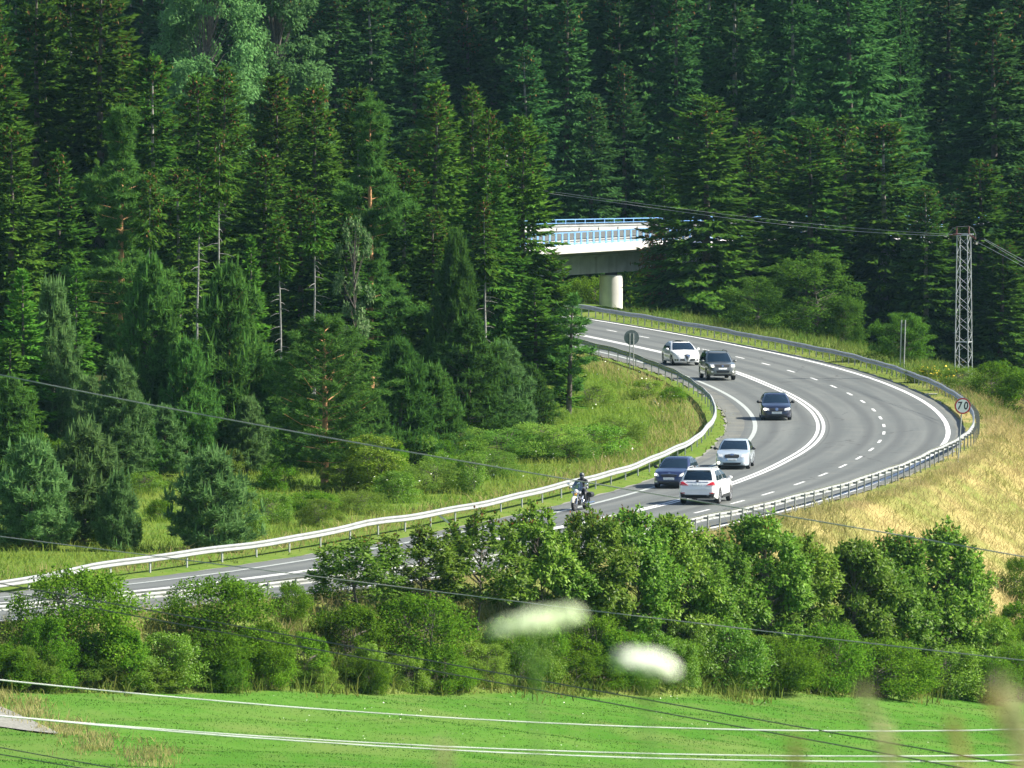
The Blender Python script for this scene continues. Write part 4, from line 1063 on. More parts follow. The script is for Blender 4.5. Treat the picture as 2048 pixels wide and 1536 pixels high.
for q in (1, -1):
    m_ = MB(); m_.tube([(.97, q * .41, 1.10), (1.0, q * .417, 1.094)], [.05, .046], 10); m_.build('cuff', plain('pale_cuff', (.75, .77, .8), .6), rider, 60)
# ================================================================== plants
def unit(v): return v / np.maximum(np.linalg.norm(v, axis=-1, keepdims=True), 1e-9)
def kites(p, d, n, Ln, Wd, fold=0.25):
    d = unit(d); s = unit(np.cross(d, n)); n = np.cross(s, d)
    Ln = Ln[:, None]; Wd = Wd[:, None]
    mid = p + d * Ln * .45 - n * (fold * Wd)
    V = np.stack([p, mid + s * Wd * .5, p + d * Ln, mid - s * Wd * .5], 1)
    N = len(p); b = (np.arange(N) * 4)[:, None]
    F = np.concatenate([b + np.array([[0, 1, 2]]), b + np.array([[0, 2, 3]])], 0)
    return V.reshape(-1, 3), F
def spikes(p, d, s, Ln, Wd):
    V = np.stack([p - s * Wd[:, None] * .5, p + s * Wd[:, None] * .5, p + d * Ln[:, None]], 1)
    return V.reshape(-1, 3), np.arange(len(p) * 3).reshape(-1, 3)
def rand_unit(rg, n):
    return unit(rg.normal(size=(n, 3)))
def trunk_mesh(name, H, r0, mat, lean=0.0, stubs=None, r1=.03, seed=0, wob=.02):
    rg = random.Random(seed); m_ = MB()
    pts = [(lean * H * (i / 8) ** 1.5 + rg.uniform(-wob, wob) * H * .1, rg.uniform(-wob, wob) * H * .1, H * i / 8 - (.5 if i == 0 else 0)) for i in range(9)]
    m_.tube(pts, [r0 * (1 - i / 8) + r1 * i / 8 for i in range(9)], 7)
    for a in (stubs or []): m_.tube(a, [.035, .02, .008][:len(a)] if len(a) <= 3 else .02, 4, False)
    return m_.mesh(name, mat, 60)

def gen_spruce(seed, H, Rm, zb, pend, mat, dens=1.0, prof_p=.8, bark='bark', ragged=.25, cones=True):
    rg = np.random.default_rng(seed); P, D, N, Ls, Ws = [], [], [], [], []
    stubs = []; z = .35
    while z < zb * H:                                   # dead lower twigs
        a = rg.uniform(0, 6.28); ll = rg.uniform(.6, 1.6)
        stubs.append([(0, 0, z), (math.cos(a) * ll * .5, math.sin(a) * ll * .5, z - .05), (math.cos(a) * ll, math.sin(a) * ll, z - .25)]); z += rg.uniform(.25, .7)
    z = zb * H
    lop = rg.uniform(0, 6.28)
    while z < H * .985:
        t = (z - zb * H) / (H - zb * H)
        pr = min(1.0, (1 - t) ** prof_p * 1.05) * min(1, .55 + t * 3)
        Lb = Rm * pr * rg.uniform(1 - ragged, 1.1) + .12
        nb = int(rg.integers(5, 8))
        az0 = rg.uniform(0, 6.28)
        for k in range(nb):
            a = az0 + k * 6.283 / nb + rg.normal(0, .22); ll = Lb * rg.uniform(.62, 1.12) * (1 + .12 * math.cos(a - lop))
            if rg.random() < .06: continue
            el = -.12 + .75 * t ** 1.5 + rg.normal(0, .12); dr = .46 * (1 - t) + .05
            ns = int(ll / .060 * dens) + 6
            u = rg.uniform(.06, 1, ns) ** .72
            er = np.array([math.cos(a), math.sin(a), 0]); ep = np.array([-math.sin(a), math.cos(a), 0])
            zj = z + rg.uniform(-.2, .2)
            pz = zj + ll * (el * u - dr * u * u + .46 * dr * u ** 3)
            wob = rg.normal(0, .16, ns) * ll * (1.05 - .75 * u)
            pos = er * (u * ll)[:, None] + ep * wob[:, None]; pos[:, 2] = pz
            tang = er[None] + np.array([0, 0, 1]) * (el - 2 * dr * u + 1.38 * dr * u * u)[:, None]
            sidev = rg.choice([-1, 1], ns) * rg.uniform(.1, 1.0, ns)
            hang = pend * rg.uniform(.05, 1.25, ns) * (1 - .8 * t)
            dd = tang * rg.uniform(.35, .9, ns)[:, None] + ep * sidev[:, None] * .7 - np.array([0, 0, 1]) * hang[:, None]
            tipm = u > .92
            dd[tipm] = tang[tipm] + rg.normal(0, .2, (int(tipm.sum()), 3)) + np.array([0, 0, .15])
            P.append(pos); D.append(dd)
            nn = np.array([[0, 0, .75]]) + rg.normal(0, .4, (ns, 3)) + er * .8
            N.append(nn)
            Ls.append(rg.uniform(.30, .78, ns) * (.55 + .45 * pr)); Ws.append(rg.uniform(.13, .30, ns) * (.65 + .35 * pr))
        z += rg.uniform(.22, .52) * (.75 + .25 * (1 - t))
    k = 40; P.append(np.stack([rg.normal(0, .05, k), rg.normal(0, .05, k), rg.uniform(.93, 1.0, k) * H], 1)); D.append(rg.normal(0, .35, (k, 3)) + np.array([0, 0, .8])); N.append(rand_unit(rg, k)); Ls.append(rg.uniform(.2, .45, k)); Ws.append(rg.uniform(.08, .14, k))
    P, D, N, Ls, Ws = map(np.concatenate, (P, D, N, Ls, Ws))
    V, F = kites(P, D, N, Ls, Ws)
    crown = np_mesh('crown', V, F, M[mat])
    cone = None
    if cones:
        top = np.nonzero((P[:, 2] > H * .76) & (np.hypot(P[:, 0], P[:, 1]) > .15))[0]; pk = rg.choice(top, min(300, len(top)), False)
        w_ = (P[pk, 2] / H) ** 5; pk = pk[rg.random(len(pk)) < w_]
        n_ = len(pk); V, F = kites(P[pk] + D[pk] * .2, np.tile(np.array([0, 0, -1.]), (n_, 1)) + rg.normal(0, .25, (n_, 3)), rand_unit(rg, n_), rg.uniform(.18, .36, n_), rg.uniform(.09, .15, n_), .4)
        cone = np_mesh('cone_cluster', V, F, M['cone'])
    tr = trunk_mesh('trunk', H * .97, (.012 if bark != 'white_bark' else .0062) * H + .02, M[bark], stubs=stubs, seed=seed)
    return dict(H=H, R=Rm, parts=[('trunk', tr), ('crown', crown)] + ([('cone_cluster', cone)] if cone else []))

def tufts(rg, C, A, n, r, w_):
    """needle tufts: n needles bundles round axis A at centres C"""
    m_ = len(C); d = np.repeat(A, n, 0) * rg.uniform(.2, 1.1, (m_ * n, 1)) + rand_unit(rg, m_ * n) * .95
    d = unit(d); s = unit(np.cross(d, rand_unit(rg, m_ * n)))
    p = np.repeat(C, n, 0) + rg.normal(0, .05, (m_ * n, 3))
    return spikes(p, d, s, rg.uniform(.6, 1.1, m_ * n) * r, rg.uniform(.7, 1.2, m_ * n) * w_)
def gen_pine(seed, H, Rm, zb, mat, young=False, layers=False, sparse=1.0, bark='pine_bark', tr=.30, lean=0):
    rg = np.random.default_rng(seed); C, A = [], []; stubs = []
    z = zb * H
    while z < H * .97:
        t = (z - zb * H) / (H - zb * H)
        if young: pr = (1 - t) ** .70 * min(1, .72 + 1.6 * t) * rg.uniform(.8, 1.1)
        elif layers: pr = (1 - t ** 2.2) ** .8 * (.62 + .38 * math.sin(t * 17 + seed)) * min(1, .6 + 2 * t)
        else: pr = (1 - t ** 2.0) ** .9 * min(1, .55 + 2 * t)
        nb = int(rg.integers(4, 7)); az0 = rg.uniform(0, 6.28)
        for k in range(nb):
            a = az0 + k * 6.283 / nb + rg.normal(0, .3); ll = Rm * pr * rg.uniform(.6, 1.12) + .1
            er = np.array([math.cos(a), math.sin(a), 0]); ep = np.array([-math.sin(a), math.cos(a), 0])
            el = (.12 + .75 * t) if not layers else .02 + .45 * t
            up = .28 if not layers else .12
            b_end = er * ll + np.array([0, 0, z + ll * (el + up * .6)])
            if ll > .5: stubs.append([(lean * z, 0, z), tuple(er * ll * .55 + np.array([lean * z, 0, z + ll * el * .5])), tuple(er * ll * .95 + np.array([lean * z, 0, z + ll * (el + up * .5) * .92]))])
            ns = max(3, int((ll * 9.5 + 3) * sparse))
            u = rg.uniform(.22 if not layers else .4, 1, ns) ** .7
            sp_ = rg.normal(0, 1, ns) * .22 * ll * (1.15 - u * .6)
            p = er * (u * ll)[:, None] + ep * sp_[:, None] + np.array([0, 0, 1]) * (z + ll * (el * u + up * u * u * .6) + np.abs(rg.normal(0, .10, ns)) * (1.6 if young else 1))[:, None]
            p[:, 0] += lean * p[:, 2]
            C.append(p); A.append(unit(er * .6 + np.array([0, 0, .9])[None] + rg.normal(0, .25, (ns, 3))))
        z += rg.uniform(.32, .52) * (1.0 if not layers else 1.35) * max(.6, H / 14 if young else 1)
    C.append(np.stack([rg.normal(0, .08, 10) + lean * H, rg.normal(0, .08, 10), rg.uniform(.93, 1, 10) * H], 1)); A.append(np.tile([0, 0, 1.], (10, 1)))
    C, A = np.concatenate(C), np.concatenate(A)
    V, F = tufts(rg, C, A, 15, tr, tr * .19)
    parts = []
    if young:                                            # upright candle shoots at the outer tips
        q = rg.choice(len(C), int(len(C) * .30), False); p = C[q]
        n_ = len(p); 
        for rot in range(2):
            s = unit(np.stack([np.cos(rg.uniform(0, 6.28, n_)), np.sin(rg.uniform(0, 6.28, n_)), np.zeros(n_)], 1))
            d = unit(np.tile([0, 0, 1.], (n_, 1)) + rg.normal(0, .10, (n_, 3)))
            v2, f2 = kites(p, d, np.cross(d, s), rg.uniform(.40, .90, n_) * min(1, H / 8 + .3), rg.uniform(.07, .13, n_), .1); F = np.concatenate([F, f2 + len(V)]); V = np.concatenate([V, v2])
    crown = np_mesh('crown', V, F, M[mat])
    tr_ = trunk_mesh('trunk', H * .95, .013 * H + .03, M[bark], stubs=stubs[::2], seed=seed, lean=lean)
    return dict(H=H, R=Rm, parts=[('trunk', tr_), ('crown', crown)])

def gen_broad(seed, H, Rm, zb, mat, nleaf, lsize, bark='bark', gap=.55, top=1.0, nclump=60, red=False, droop=.2, multi=1, ovoid=1.0, shoots=0):
    """broad-leaved tree or bush: limbs, clumps of leaves round the twigs, gaps between the clumps"""
    rg = np.random.default_rng(seed); m_ = MB(); CL_, CR = [], []
    stems = []
    for k in range(multi):
        a = rg.uniform(0, 6.28); sp_ = (0 if multi == 1 else Rm * .45)
        tip = np.array([math.cos(a) * sp_ * rg.uniform(.3, 1), math.sin(a) * sp_ * rg.uniform(.3, 1), H * rg.uniform(.72, .92)])
        base = np.array([math.cos(a) * .12 * (multi > 1), math.sin(a) * .12 * (multi > 1), -.3])
        mid = base + (tip - base) * .5 + rg.normal(0, .04, 3) * H
        pts = [base, base + (mid - base) * .5 + rg.normal(0, .015, 3) * H, mid, tip]
        r0 = (.011 if multi == 1 else .007) * H + .015
        m_.tube([tuple(p) for p in pts], [r0, r0 * .8, r0 * .55, .012], 6); stems.append(pts)
    for i in range(nclump):
        pts = stems[i % multi]
        f = rg.uniform(zb, 1.0) ** .9
        zc = f * H
        e = 2 * (f - zb) / (1 - zb) - 1
        rr = Rm * math.sqrt(max(.04, 1 - abs(e) ** 2.2 * (.92 if e > 0 else .55))) * ovoid
        a = rg.uniform(0, 6.28); q = rg.uniform(.25, 1) ** .55 * rr
        c_ = np.array([math.cos(a) * q, math.sin(a) * q, zc * top])
        ax = np.array([np.interp(zc * .75, [p[2] for p in pts], [p[j] for p in pts]) for j in (0, 1)] + [zc * .78])
        mid = (ax + c_) / 2 + np.array([0, 0, .06 * H * rg.uniform(-.3, 1)])
        m_.tube([tuple(ax), tuple(mid), tuple(c_)], [.004 * H + .008, .012, .006], 4, False)
        CL_.append(c_); CR.append(rg.uniform(.55, 1.25) * Rm * gap * (.55 + .45 * (1 - max(0, e) ** 2)))
    for i in range(shoots):
        a = rg.uniform(0, 6.28); q = Rm * rg.uniform(.1, .85); z0 = H * (.96 - .32 * (q / Rm) ** 2); hh = H * rg.uniform(.10, .22); lx, ly = rg.normal(0, .06, 2) * H * .3
        for f in np.linspace(0, 1, 4):
            CL_.append(np.array([math.cos(a) * q + lx * f, math.sin(a) * q + ly * f, z0 - hh * .5 + hh * f])); CR.append(Rm * gap * rg.uniform(.34, .5) * (1.15 - .6 * f))
        m_.tube([(math.cos(a) * q, math.sin(a) * q, z0 - hh * .9), (math.cos(a) * q + lx, math.sin(a) * q + ly, z0 + hh * .55)], [.012, .006], 4, False)
    CL_ = np.array(CL_); CR = np.array(CR)
    w_ = CR ** 1.7; ci = rg.choice(len(CL_), nleaf, p=w_ / w_.sum())
    dv = rand_unit(rg, nleaf) * (rg.uniform(0, 1, nleaf) ** .5)[:, None] * CR[ci][:, None] * np.array([1, 1, .72])
    p = CL_[ci] + dv; ok = p[:, 2] > .05; p, dv = p[ok], dv[ok]; nl = len(p)
    outw = unit(dv + p * np.array([.25, .25, 0]))
    d = unit(outw * .7 + rand_unit(rg, nl) * .8 + np.array([0, 0, -droop]))
    n_ = unit(outw * .8 + np.array([0, 0, .9]) + rand_unit(rg, nl) * .7)
    V, F = kites(p, d, n_, rg.uniform(.7, 1.35, nl) * lsize, rg.uniform(.6, 1.1, nl) * lsize * .72, .22)
    parts = [('trunk' if multi == 1 else 'stem', m_.mesh('trunk', M[bark], 60)), ('crown' if multi == 1 else 'foliage', np_mesh('crown', V, F, M[mat]))]
    if red:
        hi = np.nonzero(p[:, 2] > H * .90)[0]; hi = rg.choice(hi, min(60, len(hi)), False); k = len(hi)
        V, F = kites(p[hi] + np.array([0, 0, .1]), np.tile([0, 0, 1.], (k, 1)) + rg.normal(0, .5, (k, 3)), rand_unit(rg, k), rg.uniform(.1, .2, k), rg.uniform(.06, .1, k)); parts.append(('young_shoot', np_mesh('young_shoot', V, F, M['blossom_red'])))
    return dict(H=H, R=Rm, parts=parts)

K = {}
K['spruce'] = [gen_spruce(101, 22, 3.0, .06, .9, 'spruce', 1.1, .62), gen_spruce(102, 22, 2.7, .05, 1.0, 'spruce', 1.1, .6), gen_spruce(103, 22, 3.2, .12, .7, 'spruce', 1.0, .75), gen_spruce(105, 22, 3.1, .14, 1.1, 'spruce', 1.0, .5, 'pale_bark', .45), gen_spruce(106, 22, 2.8, .04, .8, 'spruce', 1.15, .85, 'bark', .35), gen_spruce(104, 22, 2.9, .06, .85, 'spruce', 1.1, .55)]
K['spruce_far'] = [gen_spruce(115, 26, 3.3, .12, 1.15, 'spruce_far', .95, .5, 'pale_bark', .45), gen_spruce(116, 26, 3.0, .05, .9, 'spruce_far', 1.0, .75), gen_spruce(111, 26, 3.2, .10, .8, 'spruce_far', .95, .6), gen_spruce(112, 26, 2.9, .18, 1.0, 'spruce_far', .95, .55), gen_spruce(113, 26, 3.4, .08, .7, 'spruce_far', .95, .7), gen_spruce(114, 26, 3.1, .22, .9, 'spruce_far', .9, .5, 'pale_bark')]
K['spruce_droopy'] = [gen_spruce(121, 28, 4.6, .08, 1.25, 'spruce_far', .85, .5, cones=False), gen_spruce(122, 28, 4.2, .12, 1.2, 'spruce_far', .85, .55, 'pale_bark', cones=False)]
K['spruce_light'] = [gen_spruce(131, 12, 2.4, .02, .45, 'spruce_light', 1.2, .95, cones=False), gen_spruce(132, 12, 2.2, .02, .4, 'spruce_light', 1.2, .9, cones=False)]
K['spruce_skirt'] = [gen_spruce(141, 22, 3.4, .0, .85, 'spruce', 1.15, .5), gen_spruce(142, 22, 3.2, .03, .9, 'spruce', 1.1, .55, 'pale_bark')]
K['pine'] = [gen_pine(201, 11, 3.0, .12, 'pine'), gen_pine(202, 11, 2.8, .05, 'pine', True, bark='bark'), gen_pine(203, 11, 2.9, .14, 'pine')]
K['tall_pine'] = [gen_pine(211, 19, 3.3, .20, 'pine', layers=True, tr=.42, sparse=1.5), gen_pine(212, 19, 3.0, .15, 'pine', layers=True, tr=.42, sparse=1.6)]
K['young_pine'] = [gen_pine(221, 5, 2.0, .03, 'pine_blue', True, tr=.30, sparse=1.15, bark='bark'), gen_pine(222, 5, 1.9, .03, 'pine_blue', True, tr=.30, sparse=1.15, bark='bark')]
K['mid_pine'] = [gen_pine(231, 9, 2.4, .03, 'pine', True, tr=.30, sparse=1.35, bark='bark'), gen_pine(232, 9, 2.5, .05, 'pine', True, tr=.30, sparse=1.35, bark='pine_bark'), gen_pine(233, 9, 2.2, .06, 'pine_blue', True, tr=.28, sparse=1.3, bark='bark')]
K['thin_pine'] = [gen_pine(241, 8, 1.3, .22, 'pine', layers=True, sparse=.9, bark='bark', tr=.34, lean=.03)]
K['maple'] = [gen_broad(301, 6, 1.9, .26, 'decid', 8200, .215, red=True, gap=.30, nclump=50, shoots=14), gen_broad(302, 6, 2.0, .20, 'decid', 9400, .215, red=True, gap=.30, nclump=60, shoots=14), gen_broad(303, 6, 1.8, .30, 'decid', 7600, .22, gap=.28, nclump=44, red=True, shoots=14), gen_broad(304, 6, 2.1, .12, 'decid', 12000, .21, gap=.34, nclump=64, shoots=14)]
K['thin_maple'] = [gen_broad(311, 5.5, 1.9, .22, 'decid', 4000, .21, gap=.30, nclump=40, red=True, shoots=14), gen_broad(312, 5.5, 1.7, .32, 'decid', 3900, .21, gap=.29, nclump=36, red=True, shoots=14)]
K['bush'] = [gen_broad(321, 3, 2.0, .02, 'bush', 13000, .11, multi=5, gap=.33, nclump=60, ovoid=1.0, shoots=10), gen_broad(322, 3, 1.9, .02, 'bush', 12500, .11, multi=5, gap=.36, nclump=56, shoots=10), gen_broad(323, 3, 2.0, .02, 'bush', 11500, .12, multi=6, gap=.30, nclump=52, shoots=10)]
K['bright_bush'] = [gen_broad(331, 3, 2.0, .02, 'bush_bright', 10500, .11, multi=6, gap=.32, nclump=60, shoots=10), gen_broad(332, 3, 1.8, .02, 'bush_bright', 10000, .12, multi=6, gap=.34, nclump=50, shoots=10)]
K['willow'] = [gen_broad(341, 3, 2.0, .0, 'willow', 13000, .10, multi=8, gap=.32, nclump=70, droop=-.5), gen_broad(342, 3, 1.9, .0, 'willow', 12500, .10, multi=8, gap=.30, nclump=64, droop=-.5)]
K['round_tree'] = [gen_broad(351, 8, 3.0, .04, 'bush_dark', 19000, .17, gap=.27, nclump=110, shoots=16), gen_broad(352, 8, 2.9, .04, 'bush_dark', 18000, .17, gap=.27, nclump=110, shoots=16)]
K['aspen'] = [gen_broad(361, 22, 4.2, .12, 'pale', 44000, .27, 'bark', gap=.27, nclump=190), gen_broad(362, 22, 3.6, .10, 'pale', 40000, .27, 'bark', gap=.29, nclump=170)]
K['white_bare'] = [gen_spruce(151, 20, 1.9, .74, .5, 'spruce', .75, .7, 'white_bark', .45), gen_spruce(152, 20, 1.7, .80, .5, 'spruce', .65, .7, 'white_bark', .5)]
K['white_stem'] = [gen_spruce(155, 20, 1.7, .62, .5, 'spruce', .7, .7, 'white_bark', .5)]
K['cream_tree'] = [gen_broad(371, 8, 1.6, .35, 'cream', 2600, .2, 'bark', gap=.22, nclump=34)]
K['birch'] = [gen_broad(381, 4.5, 1.5, .04, 'bush_bright', 9500, .12, 'bark', gap=.36, nclump=70, multi=4)]

TREES = []
def plant(kind, name, x, y, H, Rw, label, cat, group=None, v=None, sink=0.15, rz=None, z=None):
    pool = K[kind]; src = pool[(len(TREES) if v is None else v) % len(pool)]
    root = empty(name, (x, y, (tz(x, y) if z is None else z) - sink), random.uniform(0, 6.28) if rz is None else rz)
    root.rotation_euler.x, root.rotation_euler.y = random.gauss(0, .012), random.gauss(0, .012)
    sz = H / src['H']; sx = Rw / src['R']
    for pn, me in src['parts']:
        o = link(pn, me, root); o.scale = (sx, sx, sz)
        if pn in ('cone_cluster', 'young_shoot'): o['kind'] = 'stuff'
    tag(root, label, cat, group)
    TREES.append((x, y, Rw)); return root
def put(kind, name, px, ytop, hw, label, cat='tree', group=None, D=None, yb=None, v=None, rz=None):
    if yb is not None: x, y, zz = ground_hit(px, yb)
    else: y = D; x = at(px, 768, D).x; zz = tz(x, y)
    top = at(px, ytop, y).z
    return plant(kind, name, x, y, max(.6, top - zz + .15), hw * y / FPX, label, cat, group, v, rz=rz)

# ------------------------------------------------------------------ pines and spruces on the inner side of the bend
gP = 'young pines behind the inner guard rail'
put('young_pine', 'pine_tree', 62, 900, 112, 'bluish young pine with upright shoots at the left end of the inner verge', 'tree', gP, D=446, v=0)
put('young_pine', 'pine_tree', 168, 868, 122, 'bluish young pine with tall candles, right neighbour of the one at the left end', 'tree', gP, D=449, v=1)
put('young_pine', 'pine_tree', 423, 915, 108, 'lone bluish young pine on open grass close behind the inner guard rail', 'tree', gP, D=446, v=0, rz=2.1)
put('young_pine', 'pine_tree', 236, 960, 62, 'small young pine at the foot of the two bluish pines on the left', 'tree', gP, D=445, v=1)
gQ = 'pines along the forest edge'
put('pine', 'pine_tree', 650, 632, 155, 'broad pine standing before the forest edge with its dark lower trunk bare', 'tree', gQ, D=492, v=0)
put('mid_pine', 'pine_tree', 238, 728, 92, 'bluish pine with pointed top, between the young pines and the orange trunk', 'tree', gQ, D=496, v=2)
put('mid_pine', 'pine_tree', 300, 532, 112, 'dense middling pine just right of the orange pine trunk', 'tree', gQ, D=508, v=0)
put('mid_pine', 'pine_tree', 456, 545, 128, 'dense pine with pale upright tips, left of the broad bare-trunked pine', 'tree', gQ, D=506, v=1)
put('mid_pine', 'pine_tree', 108, 572, 82, 'slender pine left of the orange pine trunk', 'tree', gQ, D=510, v=2)
put('pine', 'pine_tree', 935, 640, 128, 'round dark pine low at the forest edge above the willow scrub', 'tree', gQ, D=524, v=1)
put('mid_pine', 'pine_tree', 912, 478, 80, 'pointed pine above the round dark pine and left of the bridge', 'tree', gQ, D=552, v=0)
put('tall_pine', 'pine_tree', 740, 188, 112, 'tall pine with heavy layered branches in the middle of the forest edge', 'tree', gQ, D=564, v=1)
put('tall_pine', 'pine_tree', 240, 212, 132, 'tall pine with an orange trunk and layered boughs at the left', 'tree', gQ, D=548, v=0)
put('thin_pine', 'pine_tree', 1138, 590, 62, 'thin half bare pine at the grassy corner below the bridge', 'tree', gQ, D=565, v=0, rz=.4)
for px, yt, yb, hw, kd, v, lb in ((180, 760, 940, 62, 'mid_pine', 2, 'small pine filling the edge between the slender pine and the pointed bluish one'), (372, 690, 945, 84, 'mid_pine', 1, 'middling pine behind the lone young pine'), (556, 735, 942, 78, 'mid_pine', 0, 'pine with low boughs at the left foot of the broad pine'), (330, 815, 952, 60, 'mid_pine', 2, 'low pine at the dark gap left of the lone young pine'),
        (800, 690, 935, 96, 'mid_pine', 0, 'pine touching the right side of the broad pine'), (868, 735, 922, 74, 'mid_pine', 1, 'pine in the shade between the broad pine and the round dark pine'), (500, 800, 950, 62, 'mid_pine', 2, 'low bushy pine before the dense pale tipped pine'), (20, 760, 960, 90, 'mid_pine', 0, 'pine at the left edge rising behind the bluish young pines'),
        (745, 790, 948, 70, 'mid_pine', 1, 'low pine right behind the birch saplings'), (1010, 690, 880, 84, 'mid_pine', 2, 'pine at the right shoulder of the round dark pine'), (1060, 735, 862, 62, 'mid_pine', 1, 'low pine between the round dark pine and the thin half bare one'), (275, 800, 955, 66, 'mid_pine', 0, 'low pine in front of the orange pine trunk')):
    put(kd, 'pine_tree', px, yt, hw, lb, 'tree', gQ, yb=yb, v=v)
gS = 'spruces crowding the inner forest edge'
S = [(1046, 232, 600, 104, 'spruce_skirt', 0, 'big spruce hiding the left end of the bridge, skirts reaching the road'), (978, 322, 588, 92, 'spruce_skirt', 1, 'spruce with a white bare stem beside the big spruce at the bridge'),
     (1098, 505, 600, 66, 'spruce_skirt', 0, 'shorter spruce leaning its boughs over the far road at the bridge'), (1012, 256, 618, 80, 'spruce', 0, 'spruce with a cone laden top behind the white stemmed spruce'),
     (862, 165, 592, 84, 'spruce', 1, 'slim spruce with orange cones at its tip, right of the layered pine'), (950, 168, 622, 80, 'spruce', 2, 'spruce top with cones left of the hidden power pole'),
     (712, 172, 602, 86, 'spruce', 3, 'spruce with reddish cones peeping above the layered pine'), (634, 168, 590, 90, 'spruce', 0, 'cone topped spruce left of the layered pine, below the pale aspens'),
     (560, 150, 612, 84, 'spruce', 1, 'spruce rising before the right half of the pale aspens'), (442, 128, 582, 98, 'spruce', 2, 'spruce heavy with orange cones before the left half of the pale aspens'),
     (310, 108, 592, 92, 'spruce', 3, 'spruce with a cone cluster top, left of the pale aspens'), (398, 150, 604, 84, 'spruce', 0, 'spruce between two cone laden spruces below the aspens'),
     (200, -70, 604, 118, 'spruce', 1, 'tall dark spruce whose tip leaves the picture above the orange pine'), (75, -90, 606, 122, 'spruce', 2, 'tall dark spruce at the far left running out of the picture top'),
     (138, -20, 622, 100, 'spruce', 3, 'tall spruce squeezed between the two tallest spruces on the left'), (-25, 60, 584, 110, 'spruce', 0, 'spruce cut by the left picture edge near the top'),
     (22, 250, 562, 92, 'spruce', 1, 'middle spruce close to the left edge, above the light green young spruce'), (122, 300, 566, 88, 'spruce', 2, 'middle spruce with a grey stem, left of the orange pine top'),
     (360, 330, 572, 80, 'spruce', 3, 'middle spruce right of the orange pine and before the white bare stems'), (522, 300, 576, 96, 'spruce', 0, 'dense spruce right of the tallest white bare stem'),
     (602, 372, 566, 86, 'spruce', 1, 'dense spruce above the broad bare-trunked pine'), (690, 420, 562, 80, 'spruce', 2, 'dark spruce low before the layered pine'),
     (806, 330, 578, 86, 'spruce', 3, 'dark spruce immediately right of the layered pine'), (866, 418, 572, 74, 'spruce', 0, 'dark spruce left of the pointed pine near the bridge')]
for px, yt, D, hw, kd, v, lb in S: put(kd, 'spruce_tree', px, yt, hw * (1.0 if px > 1000 else 1.18), lb, 'tree', gS, D=D, v=v)
gL = 'light green young spruces at the left'
put('spruce_light', 'spruce_tree', 45, 545, 92, 'light green young spruce at the left edge above the bluish young pines', 'tree', gL, D=508, v=0)
put('spruce_light', 'spruce_tree', 150, 528, 64, 'light green spruce tip beside the slender pine on the left', 'tree', gL, D=536, v=1)
put('spruce_light', 'spruce_tree', 20, 680, 90, 'yellow green low spruce cut by the left edge, behind the bluish pines', 'tree', gL, D=494, v=1)
put('spruce_light', 'spruce_tree', 500, 480, 70, 'light green spruce behind the dense pale tipped pine', 'tree', gL, D=540, v=0)
put('spruce_light', 'spruce_tree', 1075, 560, 100, 'light green low spruce at the foot of the big spruce by the bridge', 'tree', gL, D=566, v=0)
gT = 'thin spruces with bare white stems'
for px, yt, D, lb in ((436, 262, 534, 'tallest bare white stem with a green tip in the left forest'), (294, 340, 530, 'bare white stem close right of the tall orange pine'), (389, 350, 533, 'bare white stem just left of the tallest white stem'), (566, 430, 536, 'bare grey stem above the broad bare-trunked pine'), (628, 400, 535, 'bare grey stem just left of the layered pine, over the broad pine')):
    put('white_bare', 'spruce_tree', px, yt, 44, lb, 'tree', gT, D=D)
put('white_stem', 'spruce_tree', 972, 395, 40, 'bare white stem standing before the big spruce left of the bridge', 'tree', gT, D=578)
put('cream_tree', 'pale_leaved_tree', 705, 436, 40, 'small tree with whitish leaves in front of the layered pine', 'tree', D=556)
put('cream_tree', 'pale_leaved_tree', 935, 432, 34, 'cream flowering treetop beside the left end of the bridge', 'tree', D=640)
put('aspen', 'aspen_tree', 418, -95, 108, 'pale green aspen at the top of the picture, left of the pair', 'tree', 'pale aspens above the spruces', D=750, v=0)
put('aspen', 'aspen_tree', 556, -85, 104, 'pale green aspen at the top of the picture, right of the pair', 'tree', 'pale aspens above the spruces', D=756, v=1)

# ------------------------------------------------------------------ trees beyond the outer rail
gR = 'spruces beyond the outer guard rail'
for px, yt, D, hw, kd, v, lb in ((1412, 193, 716, 118, 'spruce_skirt', 0, 'wide dark spruce right of the bridge with boughs down to the rail'), (1498, 255, 728, 96, 'spruce', 1, 'spruce just right of the wide dark spruce beside the bridge'),
     (1330, 310, 722, 64, 'spruce_skirt', 1, 'narrow spruce whose browned boughs touch the right end of the bridge'), (1618, 240, 720, 112, 'spruce_skirt', 0, 'broad spruce behind the round leafy bush at the outer rail'),
     (1684, 232, 734, 96, 'spruce', 2, 'spruce with a cone topped tip between two broad ones right of centre'), (1768, 240, 722, 108, 'spruce', 3, 'dark spruce with a black leader above the bare sign posts'),
     (1560, 300, 738, 90, 'spruce', 0, 'spruce in the gap above the leafy bushes at the outer rail'), (1852, 372, 716, 76, 'spruce_skirt', 1, 'shorter spruce left of the lattice mast'), (1962, 318, 722, 96, 'spruce', 1, 'spruce directly behind the lattice mast'),
     (2046, 330, 718, 98, 'spruce', 2, 'spruce at the right picture edge behind the leaving wires'), (1905, 420, 730, 76, 'spruce', 3, 'low spruce crown just left of the mast top'), (2000, 480, 712, 76, 'spruce_skirt', 0, 'low dark spruce between the mast and the right edge'),
     (1992, 18, 748, 118, 'spruce_far', 2, 'tall spruce above the lattice mast beside the black gap')):
    put(kd, 'spruce_tree', px, yt, hw * (1.2 if px > 1400 else 1.0), lb, 'tree', gR, D=D, v=v)
